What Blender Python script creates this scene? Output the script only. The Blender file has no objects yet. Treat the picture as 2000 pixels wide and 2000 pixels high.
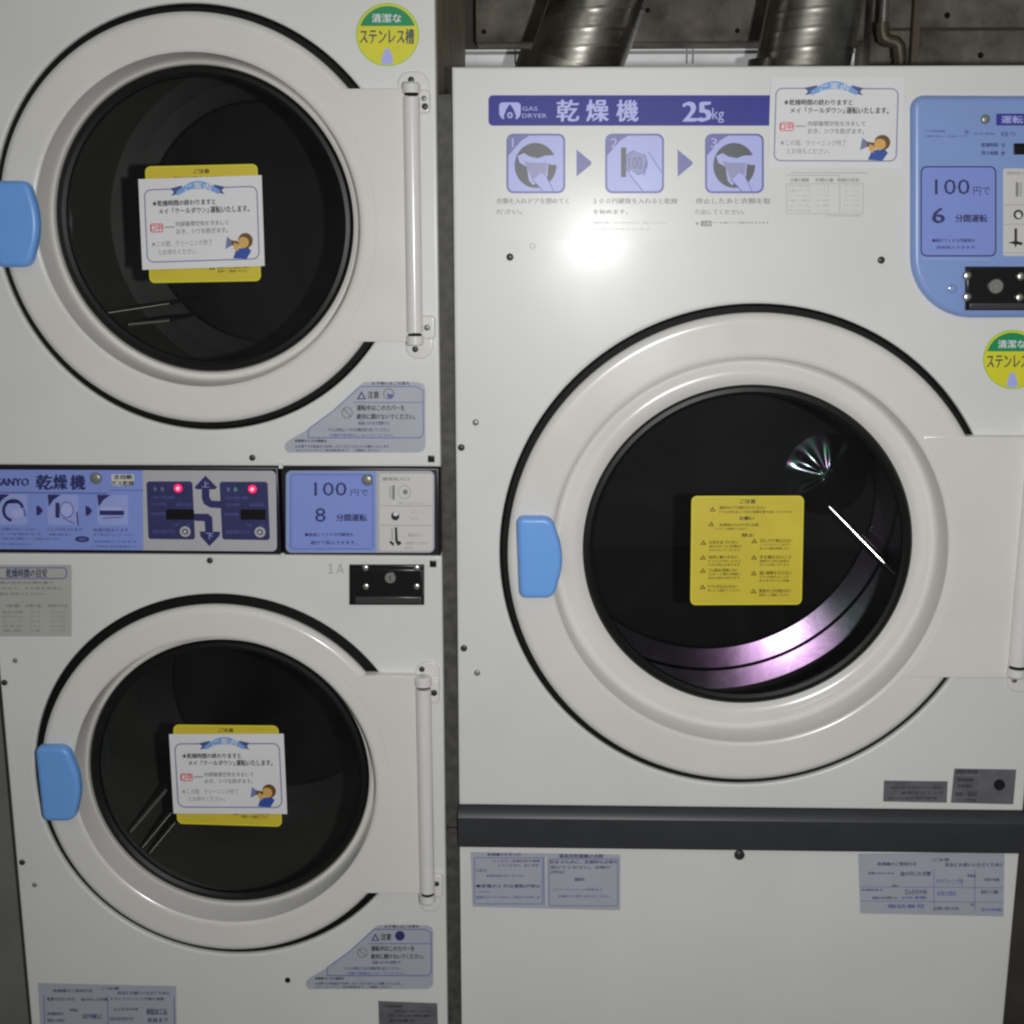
import bpy, bmesh, math, random
from math import radians, sin, cos, pi, sqrt, atan2
from mathutils import Vector, Matrix, noise
random.seed(7)
scene = bpy.context.scene
COL = scene.collection

# ------------------------------------------------------------------ camera, world, lamps, exposure
FOC, YAW, PITCH, ROLL = 2494.0, radians(1.46), radians(12.38), radians(-0.01)
DIST, EYE = 1.90, 1.60
CAM = Vector((0, -DIST, EYE))
_f = Vector((-sin(YAW) * cos(PITCH), cos(YAW) * cos(PITCH), -sin(PITCH)))
_r0 = Vector((cos(YAW), sin(YAW), 0)); _u0 = _r0.cross(_f)
_r = cos(ROLL) * _r0 + sin(ROLL) * _u0
_u = -sin(ROLL) * _r0 + cos(ROLL) * _u0
cd = bpy.data.cameras.new('camera'); cam = bpy.data.objects.new('camera', cd); COL.objects.link(cam)
cam.matrix_world = Matrix(((_r.x, _u.x, -_f.x, CAM.x), (_r.y, _u.y, -_f.y, CAM.y), (_r.z, _u.z, -_f.z, CAM.z), (0, 0, 0, 1)))
cd.sensor_width = 36; cd.lens = 36 * FOC / 2000; cd.clip_start = .05; cd.clip_end = 60
scene.camera = cam

w = bpy.data.worlds.new('World'); scene.world = w; w.use_nodes = True
bg = w.node_tree.nodes['Background']; bg.inputs[0].default_value = (.95, 1, .93, 1); bg.inputs[1].default_value = .085

def lamp(name, loc, target, energy, size, color):
    l = bpy.data.lights.new(name, 'AREA'); l.shape = 'DISK'; l.size = size; l.energy = energy; l.color = color
    o = bpy.data.objects.new(name, l); COL.objects.link(o); o.location = loc
    o.rotation_euler = (Vector(target) - Vector(loc)).to_track_quat('-Z', 'Y').to_euler()
    return o
lamp('camera_flash', (.148, -DIST, EYE - .016), (.28, 0, EYE - .42), 17.6, .035, (1, .988, .985))
lamp('fill_lamp', (-.4, -2.0, 2.65), (-.3, -.6, 0), 1.9, 1.0, (.93, 1, .92))  # unseen soft fill overhead, added to brighten the panels

scene.view_settings.view_transform = 'Standard'; scene.view_settings.look = 'None'
scene.view_settings.exposure = .26; scene.view_settings.gamma = 1; scene.view_settings.use_curve_mapping = False
scene.render.engine = 'CYCLES'
scene.cycles.use_denoising = True; scene.cycles.max_bounces = 10; scene.cycles.transparent_max_bounces = 12
scene.cycles.filter_width = 2.3
scene.cycles.caustics_reflective = False; scene.cycles.caustics_refractive = False

# ------------------------------------------------------------------ helpers
def P(px, py, y=0.0):
    """where the line of sight through a photo pixel (0..2000) meets the plane at depth y"""
    d = _f + _r * ((px - 1000) / FOC) - _u * ((py - 1000) / FOC)
    return CAM + d * ((y + DIST) / d.y)

def material(name, color, rough=.4, metal=0.0, var=0.0, vscale=30, bump=0.0, bscale=200, coat=0.0, crough=.12, emit=None, estr=0, aniso=0.0, spec=.5, rvar=0.0):
    m = bpy.data.materials.new(name); m.use_nodes = True; nt = m.node_tree; b = nt.nodes['Principled BSDF']
    b.inputs['Base Color'].default_value = (*color, 1); b.inputs['Roughness'].default_value = rough
    b.inputs['Metallic'].default_value = metal; b.inputs['Coat Weight'].default_value = coat
    b.inputs['Coat Roughness'].default_value = crough; b.inputs['Specular IOR Level'].default_value = spec
    b.inputs['Anisotropic'].default_value = aniso
    if emit: b.inputs['Emission Color'].default_value = (*emit, 1); b.inputs['Emission Strength'].default_value = estr
    if var or bump or rvar:
        tc = nt.nodes.new('ShaderNodeNewGeometry')
    if var or rvar:
        n = nt.nodes.new('ShaderNodeTexNoise'); n.inputs['Scale'].default_value = vscale; n.inputs['Detail'].default_value = 6
        nt.links.new(tc.outputs['Position'], n.inputs['Vector'])
    if var:
        mr = nt.nodes.new('ShaderNodeMapRange'); mr.inputs[1].default_value = .3; mr.inputs[2].default_value = .7
        mr.inputs[3].default_value = 1 - var; mr.inputs[4].default_value = 1 + var
        nt.links.new(n.outputs[0], mr.inputs[0])
        mx = nt.nodes.new('ShaderNodeMix'); mx.data_type = 'RGBA'; mx.blend_type = 'MULTIPLY'; mx.inputs[0].default_value = 1
        mx.inputs[6].default_value = (*color, 1); nt.links.new(mr.outputs[0], mx.inputs[7]); nt.links.new(mx.outputs[2], b.inputs['Base Color'])
    if rvar:
        mr2 = nt.nodes.new('ShaderNodeMapRange'); mr2.inputs[1].default_value = .3; mr2.inputs[2].default_value = .7
        mr2.inputs[3].default_value = max(.02, rough - rvar); mr2.inputs[4].default_value = rough + rvar
        nt.links.new(n.outputs[0], mr2.inputs[0]); nt.links.new(mr2.outputs[0], b.inputs['Roughness'])
    if bump:
        n2 = nt.nodes.new('ShaderNodeTexNoise'); n2.inputs['Scale'].default_value = bscale; n2.inputs['Detail'].default_value = 5
        nt.links.new(tc.outputs['Position'], n2.inputs['Vector'])
        bp = nt.nodes.new('ShaderNodeBump'); bp.inputs['Strength'].default_value = bump; bp.inputs['Distance'].default_value = .01
        nt.links.new(n2.outputs[0], bp.inputs['Height']); nt.links.new(bp.outputs[0], b.inputs['Normal'])
    return m

M = {}
M['panel'] = material('white_enamel', (.770, .768, .750), .38, var=.03, vscale=5, bump=.010, bscale=6, rvar=.05, spec=.34, coat=.13, crough=.18)
M['door'] = material('white_door_enamel', (.79, .776, .742), .22, var=.02, vscale=9, rvar=.04)
M['hinge'] = material('white_hinge_paint', (.80, .79, .76), .22, var=.02, vscale=40)
M['side'] = material('grey_brown_side_panel', (.42, .345, .25), .55, var=.25, vscale=14, bump=.1, bscale=60)
M['band'] = material('dark_grey_plastic', (.038, .040, .047), .42, var=.08, vscale=20)
M['rubber'] = material('black_rubber', (.006, .006, .006), .6, var=.2, vscale=40, spec=.2)
M['seal'] = material('black_seal_rubber', (.006, .006, .006), .42, spec=.3)
M['gloss_black'] = material('black_gloss_plastic', (.010, .010, .011), .25, spec=.4)
M['slot_ledge'] = material('dark_grey_slot_metal', (.05, .05, .052), .3)
M['blue'] = material('blue_plastic', (.19, .44, .96), .34, var=.02, vscale=30)
M['bluepanel'] = material('periwinkle_plastic', (.26, .38, .74), .33, var=.03, vscale=12)
M['card'] = material('periwinkle_card', (.26, .345, .80), .30, var=.02, vscale=20)
M['cardlight'] = material('pale_periwinkle_card', (.36, .43, .85), .35, var=.03, vscale=20)
M['ink'] = material('indigo_ink', (.035, .035, .15), .4)
M['deepblue'] = material('deep_indigo_print', (.050, .056, .33), .42, spec=.2, var=.06, vscale=25)
M['lilac'] = material('pale_lilac_print', (.46, .50, .93), .4)
M['lilacmid'] = material('mid_lilac_print', (.12, .14, .44), .4)
M['violet'] = material('violet_print', (.15, .145, .42), .4)
M['drawgrey'] = material('grey_violet_print', (.30, .31, .55), .4)
M['drawdark'] = material('charcoal_print', (.07, .075, .09), .4)
M['white'] = material('white_print', (.80, .80, .86), .4)
M['black'] = material('black_print', (.018, .017, .02), .4)
M['grey'] = material('grey_print', (.25, .25, .26), .4)
M['greylight'] = material('light_grey_print', (.48, .48, .48), .4)
M['film'] = material('white_label_film', (.768, .766, .748), .38, spec=.34, coat=.12, crough=.19, var=.015, vscale=8)
M['lavender'] = material('lavender_label_film', (.45, .475, .54), .42, var=.03, vscale=25)
M['yellow'] = material('yellow_label', (.72, .58, .05), .40, var=.05, vscale=18)
M['yellowbright'] = material('bright_yellow_label', (.78, .74, .03), .38, var=.05, vscale=30)
M['olive'] = material('olive_ink', (.13, .10, .008), .4)
M['green'] = material('green_print', (.012, .30, .11), .38, var=.06, vscale=30)
M['lime'] = material('lime_print', (.40, .68, .10), .38)
M['paper'] = material('white_paper', (.82, .82, .84), .6, var=.02, vscale=15)
M['ribbon'] = material('sky_blue_print', (.22, .42, .80), .5)
M['ribbondark'] = material('dark_blue_print', (.07, .10, .30), .5)
M['red'] = material('red_print', (.75, .05, .07), .5)
M['hair'] = material('brown_print', (.16, .075, .02), .5)
M['skin'] = material('tan_print', (.75, .45, .13), .5)
M['shirt'] = material('royal_blue_print', (.03, .09, .42), .5)
M['frameline'] = material('slate_print', (.20, .23, .40), .5)
M['greyface'] = material('grey_panel_face', (.50, .49, .52), .35, var=.03, vscale=18)
M['whiteface'] = material('off_white_panel_face', (.68, .67, .65), .38, var=.02, vscale=20)
M['plate'] = material('grey_nameplate_foil', (.16, .16, .18), .42, var=.2, vscale=30, metal=.1)
M['beige'] = material('greyish_label_film', (.50, .50, .46), .42, var=.03, vscale=20)
M['bezel'] = material('black_bezel', (.011, .011, .018), .35)
M['block'] = material('indigo_block', (.045, .045, .15), .33, var=.12, vscale=50)
M['filler'] = material('dark_grey_filler', (.062, .06, .054), .6, var=.45, vscale=60)
M['screw'] = material('nickel_screw', (.72, .70, .64), .34, metal=1)
M['darkscrew'] = material('dark_screw', (.035, .035, .035), .35)
M['greyscrew'] = material('grey_rivet', (.30, .31, .29), .35, metal=.4)
M['led'] = material('red_lamp', (.8, .02, .12), .3, emit=(1, .01, .055), estr=1.1)
M['ledhot'] = material('red_lamp_core', (.9, .3, .5), .3, emit=(1, .16, .30), estr=1.6)
M['ledgreen'] = material('dim_green_lamp', (.12, .30, .28), .3)
M['ledoff'] = material('unlit_lamp', (.16, .17, .28), .3)
M['steel'] = material('drum_wall_steel', (.17, .17, .15), .5, metal=.5, var=.15, vscale=6)
M['bowl'] = material('polished_drum_bowl', (.075, .065, .085), .185, metal=1, var=.35, vscale=7, bump=.012, bscale=30, rvar=.04)
M['bowldull'] = material('dull_drum_bowl', (.016, .016, .015), .5, metal=.4, var=.3, vscale=5, rvar=.06)
M['steelback'] = material('dark_drum_back', (.006, .006, .0065), .55, spec=.15)
M['rail'] = material('polished_rail', (.80, .79, .79), .17, metal=1)
M['glint_cone'] = material('star_glint_steel', (.06, .08, .072), .15, metal=1)
M['raildull'] = material('dull_rail', (.085, .083, .078), .30, metal=1)
for _k, _sc, _c0, _c1 in (('glint_cone', 45, (.10, .23, .18, 1), (.20, .13, .24, 1)), ('bowl', 3.2, (.105, .062, .115, 1), (.060, .085, .085, 1))):      # boss: starburst hues put into its colour; bowl: two tints by noise
    _nt = M[_k].node_tree; _tc = _nt.nodes.new('ShaderNodeNewGeometry'); _nz = _nt.nodes.new('ShaderNodeTexNoise'); _nz.inputs['Scale'].default_value = _sc
    _cr = _nt.nodes.new('ShaderNodeValToRGB'); _cr.color_ramp.elements[0].color = _c0; _cr.color_ramp.elements[0].position = .40; _cr.color_ramp.elements[1].color = _c1; _cr.color_ramp.elements[1].position = .60
    _nt.links.new(_tc.outputs['Position'], _nz.inputs['Vector']); _nt.links.new(_nz.outputs[0], _cr.inputs[0]); _nt.links.new(_cr.outputs[0], _nt.nodes['Principled BSDF'].inputs['Base Color'])
M['vane'] = material('dark_steel_vane', (.03, .03, .03), .5, metal=.4)
M['flange'] = material('dark_flange', (.02, .02, .021), .45)
M['duct'] = material('galvanised_duct', (.34, .32, .285), .34, metal=1, var=.3, vscale=25, bump=.006, bscale=60, rvar=.05, coat=.6, crough=.10)
M['concrete'] = material('dark_concrete', (.20, .18, .15), .9, var=.5, vscale=16, bump=.9, bscale=45)
M['brownwall'] = material('brown_wall_paint', (.14, .105, .07), .7, var=.25, vscale=10)
M['ledge'] = material('pale_strip_glow', (.78, .77, .76), .5, var=.3, vscale=9, emit=(.90, .93, .95), estr=.17)  # added glow brightens the pale strip behind the ducts
M['pipe'] = material('grey_pipe_metal', (.28, .27, .25), .4, metal=.7, var=.2, vscale=50)
M['brass'] = material('tarnished_pipe_fitting', (.13, .11, .075), .5, metal=.5, var=.3, vscale=60)
M['wallgrey'] = material('grey_green_wall', (.17, .176, .168), .6, var=.18, vscale=7, bump=.15, bscale=30)
M['darkwall'] = material('dark_brown_wall', (.06, .052, .043), .7, var=.25, vscale=9)
M['floor'] = material('grey_vinyl_floor', (.22, .22, .21), .45, var=.2, vscale=6)
M['ceiling'] = material('dark_ceiling', (.12, .115, .11), .85, var=.3, vscale=5)

g = bpy.data.materials.new('door_glass'); g.use_nodes = True; nt = g.node_tree; nt.nodes.clear()
out = nt.nodes.new('ShaderNodeOutputMaterial'); mix = nt.nodes.new('ShaderNodeMixShader'); tr = nt.nodes.new('ShaderNodeBsdfTransparent')
gl = nt.nodes.new('ShaderNodeBsdfGlossy'); fr = nt.nodes.new('ShaderNodeFresnel'); fr.inputs[0].default_value = 1.5
tr.inputs[0].default_value = (.80, .82, .80, 1); gl.inputs['Roughness'].default_value = .02
df = nt.nodes.new('ShaderNodeBsdfDiffuse'); df.inputs[0].default_value = (.75, .78, .74, 1); mix2 = nt.nodes.new('ShaderNodeMixShader')
geo = nt.nodes.new('ShaderNodeNewGeometry'); nz = nt.nodes.new('ShaderNodeTexNoise'); nz.inputs['Scale'].default_value = 4.5; nz.inputs['Detail'].default_value = 7; nz.inputs['Distortion'].default_value = 1.2
rg_ = nt.nodes.new('ShaderNodeMapRange'); rg_.inputs[1].default_value = .35; rg_.inputs[2].default_value = .72; rg_.inputs[3].default_value = .0015; rg_.inputs[4].default_value = .011
nt.links.new(geo.outputs['Position'], nz.inputs['Vector']); nt.links.new(nz.outputs[0], rg_.inputs[0]); nt.links.new(rg_.outputs[0], mix2.inputs[0])
nt.links.new(fr.outputs[0], mix.inputs[0]); nt.links.new(tr.outputs[0], mix.inputs[1]); nt.links.new(gl.outputs[0], mix.inputs[2])
nt.links.new(mix.outputs[0], mix2.inputs[1]); nt.links.new(df.outputs[0], mix2.inputs[2]); nt.links.new(mix2.outputs[0], out.inputs[0])
M['glass'] = g

WLOC = {}
def tag(o, label=None, cat=None, group=None, kind=None):
    if label: o['label'] = label
    if cat: o['category'] = cat
    if group: o['group'] = group
    if kind: o['kind'] = kind
    return o
def empty(name, loc):
    o = bpy.data.objects.new(name, None); COL.objects.link(o); o.location = loc; o.empty_display_size = .1
    WLOC[o.name] = Vector(loc); return o

class MB:
    """collects shapes in world metres and links them as ONE mesh object"""
    def __init__(s): s.v = []; s.f = []; s.fm = []; s.mats = []
    def mi(s, m):
        m = M[m] if isinstance(m, str) else m
        if m not in s.mats: s.mats.append(m)
        return s.mats.index(m)
    def add(s, verts, faces, m):
        o = len(s.v); k = s.mi(m); s.v += [Vector(v) for v in verts]
        for f in faces: s.f.append([o + i for i in f]); s.fm.append(k)
    def loops(s, loops, m, close=True, cap0=False, cap1=False):
        n = len(loops[0]); vs = [p for l in loops for p in l]; fs = []
        for a in range(len(loops) - 1):
            for i in range(n if close else n - 1):
                j = (i + 1) % n; fs.append((a * n + i, a * n + j, (a + 1) * n + j, (a + 1) * n + i))
        if cap0: fs.append(tuple(range(n)))
        if cap1: fs.append(tuple(range((len(loops) - 1) * n, len(loops) * n)))
        s.add(vs, fs, m)
    def lathe(s, cx, cz, prof, m, n=160, cap1=False):
        s.loops([[Vector((cx + r * cos(2 * pi * i / n), y, cz + r * sin(2 * pi * i / n))) for i in range(n)] for r, y in prof], m, True, False, cap1)
    def slab(s, pts, y0, y1, m, bev=.003, back=True):
        """outline in the x-z plane from front y1 to back y0 with a rounded front edge"""
        pts = [Vector((p[0], 0, p[1])) for p in pts]
        def inset(d):
            n = len(pts); res = []
            ar = sum(pts[i].x * pts[(i + 1) % n].z - pts[(i + 1) % n].x * pts[i].z for i in range(n)); sg = 1 if ar > 0 else -1
            for i in range(n):
                a, b, c = pts[i - 1], pts[i], pts[(i + 1) % n]
                e1 = (b - a).normalized(); e2 = (c - b).normalized()
                n1 = Vector((-e1.z, 0, e1.x)) * sg; n2 = Vector((-e2.z, 0, e2.x)) * sg
                k = n1 + n2; k = k / max(.3, k.dot(n1))
                res.append(b + k * d)
            return res
        L = [[Vector((p.x, y0, p.z)) for p in pts], [Vector((p.x, y1 + bev, p.z)) for p in pts]]
        for t in (30, 60, 90):
            a = radians(t); L.append([Vector((p.x, y1 + bev * (1 - sin(a)), p.z)) for p in inset(bev * (1 - cos(a)))])
        L.append([Vector((p.x, y1, p.z)) for p in inset(bev + .0012)])
        s.loops(L, m, True, back, True)
    def box(s, lo, hi, m):
        x0, y0, z0 = lo; x1, y1, z1 = hi
        s.add([(x0, y0, z0), (x1, y0, z0), (x1, y1, z0), (x0, y1, z0), (x0, y0, z1), (x1, y0, z1), (x1, y1, z1), (x0, y1, z1)],
              [(0, 3, 2, 1), (4, 5, 6, 7), (0, 1, 5, 4), (1, 2, 6, 5), (2, 3, 7, 6), (3, 0, 4, 7)], m)
    def tube(s, pts, r, m, n=24, caps=True):
        pts = [Vector(p) for p in pts]; L = []; prev = None
        for i, p in enumerate(pts):
            d = (pts[min(i + 1, len(pts) - 1)] - pts[max(i - 1, 0)]).normalized()
            if prev is None: a = d.orthogonal().normalized()
            else: a = (prev - d * prev.dot(d)).normalized()
            prev = a; b = d.cross(a); rr = r[i] if isinstance(r, (list, tuple)) else r
            L.append([p + (a * cos(2 * pi * k / n) + b * sin(2 * pi * k / n)) * rr for k in range(n)])
        s.loops(L, m, True, caps, caps)
    def build(s, name, parent=None, smooth=True, angle=35):
        lo = Vector([min(v[i] for v in s.v) for i in range(3)]); hi = Vector([max(v[i] for v in s.v) for i in range(3)])
        c = (lo + hi) / 2
        me = bpy.data.meshes.new(name); me.from_pydata([v - c for v in s.v], [], s.f)
        for m in s.mats: me.materials.append(m)
        me.polygons.foreach_set('material_index', s.fm)
        bm = bmesh.new(); bm.from_mesh(me); bmesh.ops.recalc_face_normals(bm, faces=bm.faces); bm.to_mesh(me); bm.free()
        if smooth:
            me.polygons.foreach_set('use_smooth', [True] * len(me.polygons)); me.set_sharp_from_angle(angle=radians(angle))
        o = bpy.data.objects.new(name, me); COL.objects.link(o)
        WLOC[o.name] = c
        if parent: o.parent = parent; o.location = c - WLOC[parent.name]
        else: o.location = c
        return o

_txt = {}
def text_mesh(body, bold):
    k = (body, bold)
    if k not in _txt:
        cu = bpy.data.curves.new('lettering', 'FONT'); cu.body = body; cu.resolution_u = 2; cu.offset = bold
        ob = bpy.data.objects.new('lettering', cu); COL.objects.link(ob)
        dg = bpy.context.evaluated_depsgraph_get(); me = bpy.data.meshes.new_from_object(ob.evaluated_get(dg))
        vs = [(v.co.x, v.co.y) for v in me.vertices]; fs = [tuple(p.vertices) for p in me.polygons]
        bpy.data.objects.remove(ob); bpy.data.curves.remove(cu); bpy.data.meshes.remove(me)
        _txt[k] = (vs, fs)
    return _txt[k]

def rr_pts(x0, y0, x1, y1, r, n=6):
    """rounded rectangle; r one radius or four (TL, TR, BR, BL) in the units of the box, y down"""
    rs = r if isinstance(r, (list, tuple)) else (r,) * 4; out = []
    for (cx, cy, a0, q) in ((x0 + rs[0], y0 + rs[0], 180, rs[0]), (x1 - rs[1], y0 + rs[1], 270, rs[1]), (x1 - rs[2], y1 - rs[2], 0, rs[2]), (x0 + rs[3], y1 - rs[3], 90, rs[3])):
        if q <= 0: out.append((cx, cy)); continue
        for i in range(n + 1):
            a = radians(a0 + 90 * i / n); out.append((cx + q * cos(a), cy + q * sin(a)))
    return out

class Sheet(MB):
    """a printed sheet lying in the plane y: shapes are given in photo pixels, or in 0..1 across a quad"""
    STEP = .00025
    def __init__(s, y, quad=None):
        super().__init__(); s.y = y; s.q = quad; s.lv = 0
        if quad:
            s.W = (Vector(quad[1]) - Vector(quad[0])).length; s.H = (Vector(quad[3]) - Vector(quad[0])).length
    def at(s, x, y, lv):
        if s.q:
            a, b, c, d = [Vector(k) for k in s.q]; p = (a * (1 - x) + b * x) * (1 - y) + (d * (1 - x) + c * x) * y; x, y = p.x, p.y
        return P(x, y, s.y - lv * s.STEP)
    def poly(s, pts, m, lv=1): s.add([s.at(x, y, lv) for x, y in pts], [tuple(range(len(pts)))], m)
    def rect(s, x0, y0, x1, y1, m, lv=1, r=0):
        if r and s.q:   # keep corners round in a stretched quad
            pts = [(px / s.W, py / s.H) for px, py in rr_pts(x0 * s.W, y0 * s.H, x1 * s.W, y1 * s.H, r)]
        else: pts = rr_pts(x0, y0, x1, y1, r)
        s.poly(pts, m, lv)
    def frame(s, x0, y0, x1, y1, t, m, lv=1, r=0):
        tx, ty = (t / s.W, t / s.H) if s.q else (t, t)
        def pts(x0, y0, x1, y1, r):
            if s.q: return [(px / s.W, py / s.H) for px, py in rr_pts(x0 * s.W, y0 * s.H, x1 * s.W, y1 * s.H, r)]
            return rr_pts(x0, y0, x1, y1, r)
        a = pts(x0, y0, x1, y1, max(r, .01)); b = pts(x0 + tx, y0 + ty, x1 - tx, y1 - ty, max(r - t, .01))
        s.loops([[s.at(*p, lv) for p in a], [s.at(*p, lv) for p in b]], m)
    def ell(s, cx, cy, rx, ry, m, lv=1, a0=0, a1=360, n=32, closed=True):
        k = n if a1 - a0 >= 360 else n + 1
        s.poly([(cx + rx * cos(radians(a0 + (a1 - a0) * i / n)), cy + ry * sin(radians(a0 + (a1 - a0) * i / n))) for i in range(k)], m, lv)
    def ring(s, cx, cy, rx, ry, t, m, lv=1, a0=0, a1=360, n=40, ty=None):
        ty = ty or t; full = a1 - a0 >= 360; k = n if full else n + 1; A = [radians(a0 + (a1 - a0) * i / n) for i in range(k)]
        s.loops([[s.at(cx + rx * cos(a), cy + ry * sin(a), lv) for a in A], [s.at(cx + (rx - t) * cos(a), cy + (ry - ty) * sin(a), lv) for a in A]], m, full)
    def line(s, x0, y0, x1, y1, t, m, lv=1):
        if s.q:
            d = Vector(((x1 - x0) * s.W, (y1 - y0) * s.H)).normalized() * t / 2; nx, ny = -d.y / s.W, d.x / s.H
        else:
            d = Vector((x1 - x0, y1 - y0)).normalized() * t / 2; nx, ny = -d.y, d.x
        s.poly([(x0 + nx, y0 + ny), (x1 + nx, y1 + ny), (x1 - nx, y1 - ny), (x0 - nx, y0 - ny)], m, lv)
    def text(s, body, x0, y0, x1, y1, m, lv=2, bold=.012):
        vs, fs = text_mesh(body, 0)
        if not vs: return
        a = min(v[0] for v in vs); b = max(v[0] for v in vs); c = min(v[1] for v in vs); d = max(v[1] for v in vs)
        sx = (x1 - x0) / max(1e-6, b - a); sy = (y1 - y0) / max(1e-6, d - c)
        for i, k in enumerate((0, bold, -bold) if bold >= .02 else (0,)):      # heavier strokes: the line again, a hair to the side
            s.add([s.at(x0 + (v[0] - a + k) * sx, y1 - (v[1] - c + k * .4) * sy, lv + i * .12) for v in vs], fs, m)
    def build(s, name, parent=None): return super().build(name, parent, smooth=False)

def circle_from(px_l, px_r, py_t, py_b, y):
    cx0, cy0 = (px_l + px_r) / 2, (py_t + py_b) / 2
    l, r, t, b = P(px_l, cy0, y), P(px_r, cy0, y), P(cx0, py_t, y), P(cx0, py_b, y)
    return (l.x + r.x) / 2, (t.z + b.z) / 2, ((r.x - l.x) + (t.z - b.z)) / 4

_screws = {}
def screw(parent, px, py, r, m='darkscrew', y=0.0, name='screw', slot=True):
    """a raised screw head; repeats share one mesh"""
    k = (round(r, 4), m, slot); p = P(px, py, y)
    if k not in _screws:
        b = MB(); n = 20
        b.lathe(p.x, p.z, [(r, p.y), (r, p.y - r * .25), (r * .92, p.y - r * .42), (r * .7, p.y - r * .55), (r * .3, p.y - r * .62)], m, n, True)
        if slot:
            b.box((p.x - r * .55, p.y - r * .66, p.z - r * .09), (p.x + r * .55, p.y - r * .60, p.z + r * .09), 'black')
            b.box((p.x - r * .09, p.y - r * .665, p.z - r * .55), (p.x + r * .09, p.y - r * .605, p.z + r * .55), 'black')
        o = b.build(name, parent); _screws[k] = (o, WLOC[o.name] - p)
    else:
        o0, off = _screws[k]; o = o0.copy(); COL.objects.link(o); o.parent = parent; o.name = name
        WLOC[o.name] = p + off; o.location = p + off - WLOC[parent.name]
    return o

def panel_with_hole(name, parent, x0, x1, z0, z1, cx, cz, R, m):
    n = 128; A = sorted(set([round(2 * pi * i / n, 6) for i in range(n)] + [round(atan2(z - cz, x - cx) % (2 * pi), 6) for x in (x0, x1) for z in (z0, z1)]))
    def edge(a, i):
        dx, dz = cos(a), sin(a); t = 1e9
        if dx > 1e-9: t = min(t, (x1 - cx) / dx)
        if dx < -1e-9: t = min(t, (x0 - cx) / dx)
        if dz > 1e-9: t = min(t, (z1 - cz) / dz)
        if dz < -1e-9: t = min(t, (z0 - cz) / dz)
        return (min(max(cx + t * dx, x0 + i), x1 - i), min(max(cz + t * dz, z0 + i), z1 - i))
    L = []
    for i, y in ((0, .03), (0, .0025), (.0008, .0008), (.0025, 0), (.0045, 0)): L.append([Vector((*[edge(a, i)[0]], y, edge(a, i)[1])) for a in A])
    for r, y in ((R + .0065, 0), (R + .004, 0), (R + .0015, .0006), (R + .0004, .002), (R, .005), (R, .03)): L.append([Vector((cx + r * cos(a), y, cz + r * sin(a))) for a in A])
    b = MB(); b.loops(L, m); return b.build(name, parent, angle=50)

# ------------------------------------------------------------------ the room: floor, walls, ceiling
FLOOR = 0.0; CEIL = 2.75
def structure(name, lo, hi, m):
    b = MB(); b.box(lo, hi, m); o = b.build(name, None, smooth=False); tag(o, kind='structure'); return o
structure('floor', (-3.5, -4.5, -.1), (3.5, 2.6, 0), 'floor')
structure('ceiling', (-3.5, -.6, CEIL), (3.5, 2.6, CEIL + .1), 'ceiling')

YB = .80
b = MB(); b.box((-3.0, YB + .12, 0), (3.0, YB + .22, CEIL), 'darkwall'); o = b.build('back_wall', None, False)
tag(o, 'dark brown wall far behind the two white dryers', 'wall', kind='thing')
a = P(930, 82, YB); c = P(1690, 82, YB)
b = MB(); b.box((a.x, YB, a.z), (c.x - .004, YB + .11, CEIL), 'concrete')
for q in ((945, 62), (1440, 60), (1265, 20)):
    p = P(*q, YB); b.lathe(p.x, p.z, [(.005, YB - .0005), (.004, YB - .0012), (.002, YB - .0008)], 'rubber', 16, True)
o = b.build('concrete_slab', None, False)
tag(o, 'dark concrete slab hanging above the pale strip, behind the two ducts', 'concrete slab', kind='thing')
d = P(2150, 82, YB)
b = MB(); b.box((c.x + .004, YB - .03, 0), (d.x + .5, YB + .1, CEIL), 'concrete')
for q in ((1915, 108), (1850, 30)):
    p = P(*q, YB - .03); b.lathe(p.x, p.z, [(.006, YB - .0305), (.0045, YB - .0312), (.002, YB - .0308)], 'rubber', 16, True)
for q in (60,):
    p = P(1900, q, YB - .03); b.box((c.x + .01, YB - .033, p.z), (d.x + .4, YB - .0305, p.z + .006), 'darkwall')
o = b.build('concrete_wall', None, False); tag(o, 'dark concrete wall right of the ducts, behind the thin pipe', 'wall', kind='thing')
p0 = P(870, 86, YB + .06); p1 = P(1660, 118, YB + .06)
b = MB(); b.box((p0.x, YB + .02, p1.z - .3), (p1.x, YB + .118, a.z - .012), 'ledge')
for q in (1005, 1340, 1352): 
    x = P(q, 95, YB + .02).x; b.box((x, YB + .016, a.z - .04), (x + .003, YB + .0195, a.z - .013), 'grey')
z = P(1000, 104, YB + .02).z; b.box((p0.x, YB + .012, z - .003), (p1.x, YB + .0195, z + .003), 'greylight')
o = b.build('pale_strip', None, False); tag(o, 'pale strip with added glow under the concrete slab, behind the two ducts', 'window', kind='thing')  # pale strip made to glow, not a window

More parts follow.
